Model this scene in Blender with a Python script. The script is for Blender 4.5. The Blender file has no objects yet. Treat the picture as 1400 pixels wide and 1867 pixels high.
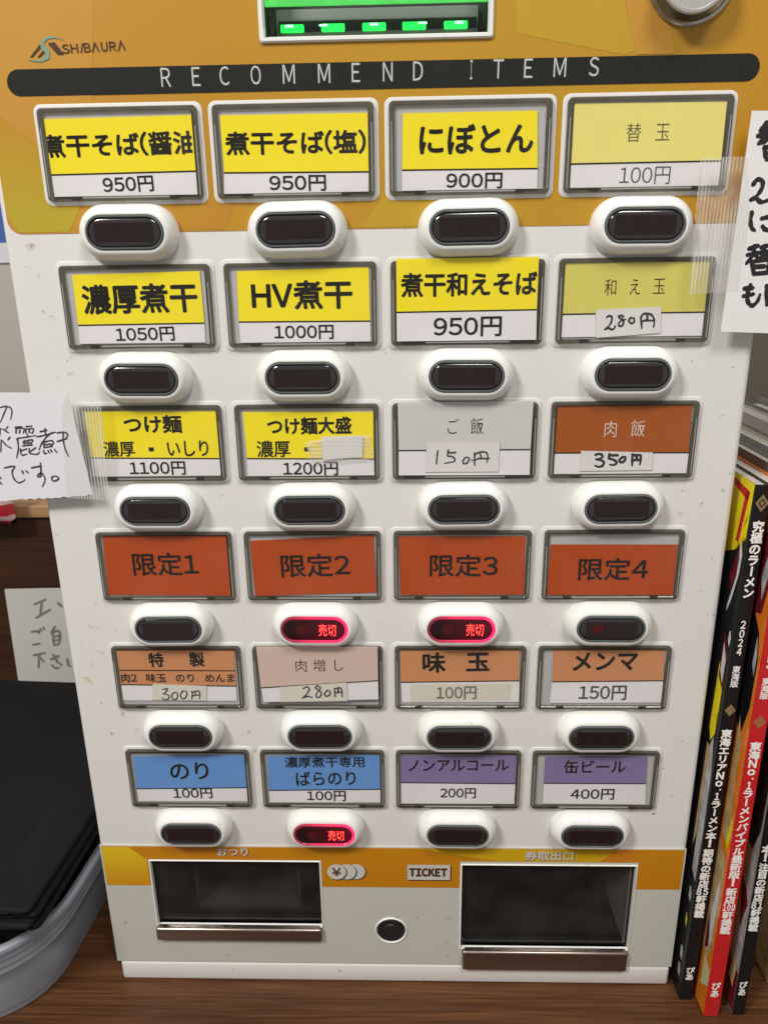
import bpy, bmesh, math, random
from mathutils import Vector, Matrix

random.seed(7)
scene = bpy.context.scene
COL = scene.collection
R = math.radians

# ------------------------------------------------------------------ camera
cam = bpy.data.cameras.new('camera')
cam_ob = bpy.data.objects.new('camera', cam)
COL.objects.link(cam_ob)
cam_ob.location = (0.0094, -0.3623, 0.4238)
cam_ob.rotation_euler = (1.2558, 0.0140, 0.0252)
cam.sensor_fit = 'VERTICAL'
cam.sensor_height = 36.0
cam.lens = 36.0 * 1402 / 1867
cam.clip_start = 0.01
cam.clip_end = 50
cam.dof.use_dof = True
cam.dof.focus_distance = 0.385
cam.dof.aperture_fstop = 24.0
scene.camera = cam_ob

# ------------------------------------------------------------------ world: plain light of a lit shop interior
world = bpy.data.worlds.new('World')
scene.world = world
world.use_nodes = True
bg = world.node_tree.nodes['Background']
bg.inputs[0].default_value = (1.0, 0.965, 0.92, 1)
bg.inputs[1].default_value = 0.27

# ------------------------------------------------------------------ ceiling lamps
def area_light(name, loc, target, size, power, color):
    l = bpy.data.lights.new(name, 'AREA')
    l.shape = 'RECTANGLE'
    l.size, l.size_y = size
    l.energy = power
    l.color = color
    o = bpy.data.objects.new(name, l)
    COL.objects.link(o)
    o.location = loc
    o.rotation_euler = (Vector(target) - Vector(loc)).to_track_quat('-Z', 'Y').to_euler()
    return o
area_light('ceiling_lamp', (-1.05, -1.15, 1.75), (0, 0, .3), (.42, .30), 27, (1, .97, .925))
area_light('ceiling_lamp', (.40, -1.10, 2.0), (0, 0, .3), (.6, .45), 16, (1, .97, .93))

scene.view_settings.view_transform = 'Standard'
scene.view_settings.look = 'None'
scene.view_settings.gamma = 1
scene.view_settings.exposure = 0.22
scene.cycles.max_bounces = 8
scene.cycles.transparent_max_bounces = 16

# ------------------------------------------------------------------ materials
def nt(m):
    return m.node_tree.nodes, m.node_tree.links

def mat(name, col, rough=.5, metal=0.0, var=.05, vscale=60, bump=0.0, bscale=900, coat=0.0, dirt=0.0, spec=.5, stretch=None):
    m = bpy.data.materials.new(name)
    m.use_nodes = True
    N, L = nt(m)
    p = N['Principled BSDF']
    p.inputs['Roughness'].default_value = rough
    p.inputs['Metallic'].default_value = metal
    p.inputs['Specular IOR Level'].default_value = spec
    p.inputs['Coat Weight'].default_value = coat
    tc = N.new('ShaderNodeTexCoord')
    src = tc.outputs['Object']
    if stretch:
        mp = N.new('ShaderNodeMapping')
        mp.inputs['Scale'].default_value = stretch
        L.new(src, mp.inputs['Vector'])
        src = mp.outputs[0]
    n = N.new('ShaderNodeTexNoise')
    n.inputs['Scale'].default_value = vscale
    n.inputs['Detail'].default_value = 4
    L.new(src, n.inputs['Vector'])
    mx = N.new('ShaderNodeMix')
    mx.data_type = 'RGBA'
    mx.inputs[6].default_value = (*[c * (1 - var) for c in col], 1)
    mx.inputs[7].default_value = (*[min(1, c * (1 + var)) for c in col], 1)
    L.new(n.outputs['Fac'], mx.inputs[0])
    out = mx.outputs[2]
    if dirt:
        n2 = N.new('ShaderNodeTexNoise')
        n2.inputs['Scale'].default_value = 170
        n2.inputs['Detail'].default_value = 2
        L.new(src, n2.inputs['Vector'])
        r = N.new('ShaderNodeValToRGB')
        r.color_ramp.elements[0].position = .695
        r.color_ramp.elements[0].color = (0, 0, 0, 1)
        r.color_ramp.elements[1].position = .75
        r.color_ramp.elements[1].color = (dirt, dirt, dirt, 1)
        L.new(n2.outputs['Fac'], r.inputs[0])
        m2 = N.new('ShaderNodeMix')
        m2.data_type = 'RGBA'
        m2.inputs[7].default_value = (.16, .13, .09, 1)
        L.new(r.outputs[0], m2.inputs[0])
        L.new(out, m2.inputs[6])
        n3 = N.new('ShaderNodeTexNoise')
        n3.inputs['Scale'].default_value = 26
        n3.inputs['Detail'].default_value = 5
        n3.inputs['Roughness'].default_value = .65
        L.new(src, n3.inputs['Vector'])
        r3 = N.new('ShaderNodeValToRGB')
        r3.color_ramp.elements[0].position = .58
        r3.color_ramp.elements[0].color = (0, 0, 0, 1)
        r3.color_ramp.elements[1].position = .8
        r3.color_ramp.elements[1].color = (dirt * .5,) * 3 + (1,)
        L.new(n3.outputs['Fac'], r3.inputs[0])
        m3 = N.new('ShaderNodeMix')
        m3.data_type = 'RGBA'
        m3.inputs[7].default_value = (.60, .54, .40, 1)
        L.new(r3.outputs[0], m3.inputs[0])
        L.new(m2.outputs[2], m3.inputs[6])
        out = m3.outputs[2]
    L.new(out, p.inputs['Base Color'])
    if bump:
        nb = N.new('ShaderNodeTexNoise')
        nb.inputs['Scale'].default_value = bscale
        nb.inputs['Detail'].default_value = 3
        L.new(src, nb.inputs['Vector'])
        b = N.new('ShaderNodeBump')
        b.inputs['Strength'].default_value = bump
        b.inputs['Distance'].default_value = .0003
        L.new(nb.outputs['Fac'], b.inputs['Height'])
        L.new(b.outputs[0], p.inputs['Normal'])
    return m

def facing(N, L, ior):
    """Fresnel weight of the outer side only (the inner side of a thin sheet does not mirror)."""
    f = N.new('ShaderNodeFresnel')
    f.inputs[0].default_value = ior
    g = N.new('ShaderNodeNewGeometry')
    k = N.new('ShaderNodeMath')
    k.operation = 'SUBTRACT'
    k.inputs[0].default_value = 1
    L.new(g.outputs['Backfacing'], k.inputs[1])
    m = N.new('ShaderNodeMath')
    m.operation = 'MULTIPLY'
    L.new(f.outputs[0], m.inputs[0])
    L.new(k.outputs[0], m.inputs[1])
    return m

def emit(name, col, strength):
    m = bpy.data.materials.new(name)
    m.use_nodes = True
    N, L = nt(m)
    p = N['Principled BSDF']
    p.inputs['Base Color'].default_value = (*[c * .08 for c in col], 1)
    p.inputs['Emission Color'].default_value = (*col, 1)
    p.inputs['Emission Strength'].default_value = strength
    n = N.new('ShaderNodeTexNoise')
    n.inputs['Scale'].default_value = 300
    mr = N.new('ShaderNodeMapRange')
    mr.inputs[3].default_value = strength * .75
    mr.inputs[4].default_value = strength * 1.25
    tc = N.new('ShaderNodeTexCoord')
    L.new(tc.outputs['Object'], n.inputs['Vector'])
    L.new(n.outputs['Fac'], mr.inputs[0])
    L.new(mr.outputs[0], p.inputs['Emission Strength'])
    return m

def pane(name, tint=(1, 1, 1), rough=.04, ior=1.45, haze=0.0, hazecol=(.8, .8, .8), scratch=0.0):
    """Clear sheet: see-through with a Fresnel reflection and a little scattered light."""
    m = bpy.data.materials.new(name)
    m.use_nodes = True
    N, L = nt(m)
    N.remove(N['Principled BSDF'])
    out = N['Material Output']
    t = N.new('ShaderNodeBsdfTransparent')
    t.inputs[0].default_value = (*tint, 1)
    d = N.new('ShaderNodeBsdfDiffuse')
    d.inputs[0].default_value = (*hazecol, 1)
    g = N.new('ShaderNodeBsdfGlossy')
    g.inputs['Roughness'].default_value = rough
    f = facing(N, L, ior)
    a = N.new('ShaderNodeMixShader')
    a.inputs[0].default_value = haze
    tc = N.new('ShaderNodeTexCoord')
    n = N.new('ShaderNodeTexNoise')
    n.inputs['Scale'].default_value = 55
    n.inputs['Detail'].default_value = 6
    L.new(tc.outputs['Object'], n.inputs['Vector'])
    mr = N.new('ShaderNodeMapRange')
    mr.inputs[1].default_value = .35
    mr.inputs[2].default_value = .75
    mr.inputs[3].default_value = haze * .6
    mr.inputs[4].default_value = haze * 1.4 + scratch
    L.new(n.outputs['Fac'], mr.inputs[0])
    L.new(mr.outputs[0], a.inputs[0])
    L.new(t.outputs[0], a.inputs[1])
    L.new(d.outputs[0], a.inputs[2])
    b = N.new('ShaderNodeMixShader')
    L.new(f.outputs[0], b.inputs[0])
    L.new(a.outputs[0], b.inputs[1])
    L.new(g.outputs[0], b.inputs[2])
    L.new(b.outputs[0], out.inputs['Surface'])
    return m

def tape_mat(name, along, base=.22, stripe=.5, col=(.86, .84, .80), scale=520):
    """Finely ribbed clear packing tape: ribs are faint milky lines across it."""
    m = bpy.data.materials.new(name)
    m.use_nodes = True
    N, L = nt(m)
    N.remove(N['Principled BSDF'])
    out = N['Material Output']
    tc = N.new('ShaderNodeTexCoord')
    w = N.new('ShaderNodeTexWave')
    w.wave_type = 'BANDS'
    w.bands_direction = along
    w.inputs['Scale'].default_value = scale
    w.inputs['Distortion'].default_value = 1.2
    w.inputs['Detail'].default_value = 2
    w.inputs['Detail Scale'].default_value = .4
    L.new(tc.outputs['Object'], w.inputs['Vector'])
    n = N.new('ShaderNodeTexNoise')
    n.inputs['Scale'].default_value = 120
    n.inputs['Detail'].default_value = 4
    L.new(tc.outputs['Object'], n.inputs['Vector'])
    pw = N.new('ShaderNodeMath')
    pw.operation = 'POWER'
    pw.inputs[1].default_value = 5
    L.new(w.outputs['Fac'], pw.inputs[0])
    mu = N.new('ShaderNodeMath')
    mu.operation = 'MULTIPLY_ADD'
    mu.inputs[1].default_value = stripe * 2.2
    uneven = N.new('ShaderNodeTexNoise')
    uneven.inputs['Scale'].default_value = 75
    uneven.inputs['Detail'].default_value = 3
    L.new(tc.outputs['Object'], uneven.inputs['Vector'])
    um = N.new('ShaderNodeMapRange')
    um.inputs[1].default_value, um.inputs[2].default_value = .38, .68
    L.new(uneven.outputs['Fac'], um.inputs[0])
    ux = N.new('ShaderNodeMath')
    ux.operation = 'MULTIPLY'
    L.new(pw.outputs[0], ux.inputs[0])
    L.new(um.outputs[0], ux.inputs[1])
    L.new(ux.outputs[0], mu.inputs[0])
    ad = N.new('ShaderNodeMath')
    ad.operation = 'MULTIPLY'
    ad.inputs[1].default_value = base * 2
    L.new(n.outputs['Fac'], ad.inputs[0])
    L.new(ad.outputs[0], mu.inputs[2])
    t = N.new('ShaderNodeBsdfTransparent')
    d = N.new('ShaderNodeBsdfDiffuse')
    d.inputs[0].default_value = (*col, 1)
    mx = N.new('ShaderNodeMixShader')
    L.new(mu.outputs[0], mx.inputs[0])
    L.new(t.outputs[0], mx.inputs[1])
    L.new(d.outputs[0], mx.inputs[2])
    g = N.new('ShaderNodeBsdfGlossy')
    g.inputs['Roughness'].default_value = .18
    f = facing(N, L, 1.4)
    b = N.new('ShaderNodeMixShader')
    L.new(f.outputs[0], b.inputs[0])
    L.new(mx.outputs[0], b.inputs[1])
    L.new(g.outputs[0], b.inputs[2])
    L.new(b.outputs[0], out.inputs['Surface'])
    return m

def ramp_mat(name, stops, axis, a, b, rough=.35):
    """Printed colour gradient along one object axis, from a to b (metres)."""
    m = bpy.data.materials.new(name)
    m.use_nodes = True
    N, L = nt(m)
    p = N['Principled BSDF']
    p.inputs['Roughness'].default_value = rough
    tc = N.new('ShaderNodeTexCoord')
    sx = N.new('ShaderNodeSeparateXYZ')
    L.new(tc.outputs['Object'], sx.inputs[0])
    mr = N.new('ShaderNodeMapRange')
    mr.inputs[1].default_value = a
    mr.inputs[2].default_value = b
    L.new(sx.outputs[axis], mr.inputs[0])
    r = N.new('ShaderNodeValToRGB')
    e = r.color_ramp.elements
    e[0].position, e[0].color = stops[0][0], (*stops[0][1], 1)
    e[1].position, e[1].color = stops[-1][0], (*stops[-1][1], 1)
    for pos, c in stops[1:-1]:
        k = e.new(pos)
        k.color = (*c, 1)
    L.new(mr.outputs[0], r.inputs[0])
    L.new(r.outputs[0], p.inputs['Base Color'])
    return m

def wood_mat(name, dark, light, axis, rough=.42, scale=1.0):
    m = bpy.data.materials.new(name)
    m.use_nodes = True
    N, L = nt(m)
    p = N['Principled BSDF']
    tc = N.new('ShaderNodeTexCoord')
    mp = N.new('ShaderNodeMapping')
    s = [620 * scale, 620 * scale, 620 * scale]
    s[axis] = 16 * scale
    mp.inputs['Scale'].default_value = s
    L.new(tc.outputs['Object'], mp.inputs['Vector'])
    n = N.new('ShaderNodeTexNoise')
    n.inputs['Scale'].default_value = 1.0
    n.inputs['Detail'].default_value = 6
    n.inputs['Roughness'].default_value = .62
    n.inputs['Distortion'].default_value = .25
    L.new(mp.outputs[0], n.inputs['Vector'])
    mp2 = N.new('ShaderNodeMapping')
    s2 = [90 * scale] * 3
    s2[axis] = 4 * scale
    mp2.inputs['Scale'].default_value = s2
    L.new(tc.outputs['Object'], mp2.inputs['Vector'])
    n2 = N.new('ShaderNodeTexNoise')
    n2.inputs['Scale'].default_value = 1.0
    n2.inputs['Detail'].default_value = 4
    L.new(mp2.outputs[0], n2.inputs['Vector'])
    ad = N.new('ShaderNodeMath')
    ad.operation = 'MULTIPLY_ADD'
    ad.inputs[1].default_value = .6
    L.new(n.outputs['Fac'], ad.inputs[0])
    h = N.new('ShaderNodeMath')
    h.operation = 'MULTIPLY'
    h.inputs[1].default_value = .4
    L.new(n2.outputs['Fac'], h.inputs[0])
    L.new(h.outputs[0], ad.inputs[2])
    r = N.new('ShaderNodeValToRGB')
    r.color_ramp.elements[0].position = .38
    r.color_ramp.elements[0].color = (*dark, 1)
    r.color_ramp.elements[1].position = .63
    r.color_ramp.elements[1].color = (*light, 1)
    L.new(ad.outputs[0], r.inputs[0])
    L.new(r.outputs[0], p.inputs['Base Color'])
    p.inputs['Roughness'].default_value = rough
    p.inputs['Specular IOR Level'].default_value = .3
    b = N.new('ShaderNodeBump')
    b.inputs['Strength'].default_value = .25
    b.inputs['Distance'].default_value = .0004
    L.new(n.outputs['Fac'], b.inputs['Height'])
    L.new(b.outputs[0], p.inputs['Normal'])
    return m

M = {}
M['steel'] = mat('white_powder_coat', (.725, .71, .685), rough=.42, var=.025, vscale=14, bump=.05, bscale=1500, dirt=.2)
M['scuff'] = mat('scuff', (.30, .275, .235), rough=.5, var=.4, vscale=700)
M['smear'] = mat('yellowish_smear', (.60, .565, .46), rough=.5, var=.12, vscale=400)
M['white_plastic'] = mat('white_plastic', (.84, .85, .83), rough=.22, var=.02, bump=.03, bscale=500, dirt=.22, spec=.55)
def vary(m, amount=.07):
    """Each moulded piece has aged a little differently."""
    N, L = nt(m)
    p = N['Principled BSDF']
    lk = p.inputs['Base Color'].links[0]
    src = lk.from_socket
    oi = N.new('ShaderNodeObjectInfo')
    mr = N.new('ShaderNodeMapRange')
    mr.inputs[3].default_value, mr.inputs[4].default_value = 0, .55
    L.new(oi.outputs['Random'], mr.inputs[0])
    mx = N.new('ShaderNodeMix')
    mx.data_type = 'RGBA'
    mx.blend_type = 'MULTIPLY'
    mx.inputs[7].default_value = (.95, .93, .86, 1)
    L.new(mr.outputs[0], mx.inputs[0])
    L.new(src, mx.inputs[6])
    L.new(mx.outputs[2], p.inputs['Base Color'])
    n = N.new('ShaderNodeTexNoise')
    n.inputs['Scale'].default_value = 130
    n.inputs['Detail'].default_value = 5
    r = N.new('ShaderNodeMapRange')
    r.inputs[1].default_value, r.inputs[2].default_value = .4, .7
    r.inputs[3].default_value, r.inputs[4].default_value = .16, .42
    tc = N.new('ShaderNodeTexCoord')
    ad = N.new('ShaderNodeVectorMath')
    ad.operation = 'ADD'
    L.new(tc.outputs['Object'], ad.inputs[0])
    L.new(oi.outputs['Location'], ad.inputs[1])
    L.new(ad.outputs[0], n.inputs['Vector'])
    L.new(n.outputs['Fac'], r.inputs[0])
    L.new(r.outputs[0], p.inputs['Roughness'])
    # dirt and mottling also differ from piece to piece
    for k in N:
        if k.type == 'TEX_NOISE' and k is not n:
            L.new(ad.outputs[0], k.inputs['Vector'])
vary(M['white_plastic'])
M['plinth'] = mat('plinth_plastic', (.74, .71, .68), rough=.35, var=.03, dirt=.3)
M['lower'] = mat('lower_panel', (.53, .53, .47), rough=.4, var=.04, vscale=25, dirt=.35)
M['rim'] = mat('rim_plastic', (.68, .66, .62), rough=.35, var=.03, dirt=.4)
M['frame'] = pane('smoked_frame', tint=(.44, .43, .385), haze=.12, hazecol=(.075, .07, .055), rough=.10, scratch=.25)
M['frame_light'] = mat('frame_rail_and_glint', (.33, .32, .29), rough=.25, var=.2, vscale=150)  # lower clip rail, and side strips that paint a reflection
M['frame_dark'] = mat('frame_notch', (.03, .028, .022), rough=.3, var=.2)
M['backing'] = mat('backing_plate', (.46, .45, .45), rough=.5, var=.05)
M['cover'] = pane('clear_label_cover', haze=.003, hazecol=(.8, .78, .74), scratch=.010)
for k, c in dict(white=(.76, .73, .74), white2=(.60, .585, .56), yellow=(.90, .745, .012), pale=(.80, .72, .20), pale2=(.66, .60, .13),  # pale and pale2: paler print with the cover's reflection veil painted in
                 brown=(.36, .083, .005), rust=(.44, .060, .003), peach=(.58, .25, .105), pink=(.62, .47, .405),
                 blue=(.125, .30, .64), purple=(.225, .175, .35), slip=(.70, .675, .66), tapeslip=(.66, .635, .55)).items():
    M[k] = mat('card_' + k, c, rough=.6, var=.045, vscale=45, bump=.06, bscale=250, spec=.18)
M['tapepatch'] = pane('aged_clear_tape', tint=(.99, .985, .95), haze=.03, hazecol=(.78, .74, .60), rough=.12, scratch=.10)
M['ink'] = mat('black_print', (.010, .008, .006), rough=.7, var=.3, spec=.05)
M['greyink'] = mat('worn_print', (.06, .056, .046), rough=.5, var=.5, vscale=500)
M['whiteink'] = mat('white_print', (.72, .66, .58), rough=.5, var=.1)
M['pen'] = mat('felt_pen', (.016, .015, .016), rough=.45, var=.4)
M['drypen'] = mat('dry_brush_pen', (.045, .043, .045), rough=.6, var=.75, vscale=900)
M['faintpen'] = mat('faded_pen', (.20, .19, .18), rough=.6, var=.5, vscale=300)
M['ring'] = mat('lens_ring', (.10, .115, .115), rough=.2, var=.1)
M['ring_dark'] = mat('lens_ring_groove', (.025, .028, .03), rough=.25, var=.1)
M['lens'] = mat('dark_lens', (.020, .016, .016), rough=.14, var=.2, coat=.6, spec=.8)
M['lens_window'] = mat('dark_led_window', (.017, .009, .0095), rough=.2, var=.4, vscale=200)
M['red_dot'] = emit('dim_red_dot', (.55, .0, .03), .045)
M['red_text'] = emit('red_led_text', (1.0, .035, .03), 4.0)
M['green'] = emit('green_led', (.02, 1.0, .10), 1.15)
M['green_hot'] = emit('green_led_core', (.30, 1.0, .42), 2.4)
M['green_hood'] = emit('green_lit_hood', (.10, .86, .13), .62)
M['black'] = mat('black_plastic', (.014, .014, .015), rough=.35, var=.2)
M['darkgrey'] = mat('dark_grey_plastic', (.045, .047, .045), rough=.4, var=.15)
M['midgrey'] = mat('mid_grey_plastic', (.16, .165, .16), rough=.4, var=.15)
M['chrome'] = mat('brushed_metal', (.62, .60, .57), rough=.22, metal=1, var=.08)
M['dish'] = mat('dull_metal_dish', (.30, .24, .13), rough=.35, metal=.7, var=.1)
M['lip'] = mat('polished_lip', (.36, .295, .255), rough=.28, metal=1, var=.08)
M['smoke'] = pane('smoked_acrylic', tint=(.60, .59, .57), rough=.05, ior=1.5, haze=.02, hazecol=(.4, .4, .4), scratch=.012)
M['bar'] = mat('black_title_bar', (.020, .021, .019), rough=.32, var=.12, spec=.25)
M['silverink'] = mat('silver_print', (.56, .55, .50), rough=.4, var=.05)
M['teal'] = mat('teal_print', (.20, .34, .24), rough=.4, var=.2, vscale=150)
M['brownink'] = mat('brown_print', (.07, .026, .01), rough=.4, var=.2)
M['shadowink'] = mat('dark_red_brown_print', (.10, .02, .008), rough=.5, var=.2)
M['paper'] = mat('note_paper', (.74, .73, .77), rough=.65, var=.03, vscale=30, bump=.10, bscale=70)
M['paper2'] = mat('note_paper_warm', (.78, .765, .755), rough=.65, var=.03, vscale=30, bump=.08, bscale=70)
M['card_back'] = mat('old_card', (.58, .565, .53), rough=.6, var=.05, vscale=20)
M['tape_v'] = tape_mat('ribbed_tape_vertical', 'X', scale=210, base=.075, stripe=.22)
M['tape_h'] = tape_mat('ribbed_tape_horizontal', 'Z', scale=170, base=.09, stripe=.22)
M['counter'] = wood_mat('dark_wood_laminate', (.050, .0185, .007), (.150, .062, .024), 0, rough=.42)
M['panelwood'] = wood_mat('dark_wood_panel', (.030, .011, .005), (.062, .024, .011), 0, rough=.5, scale=.6)
M['palewood'] = wood_mat('pale_wood', (.30, .165, .075), (.50, .30, .15), 0, rough=.5)
M['wall'] = mat('beige_wall', (.52, .49, .43), rough=.8, var=.05, vscale=12, bump=.1, bscale=300)
M['wall_shade'] = mat('grey_brown_wall_shade', (.20, .175, .135), rough=.7, var=.06, vscale=15)  # darker wall tone, shade put into the colour
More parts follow.
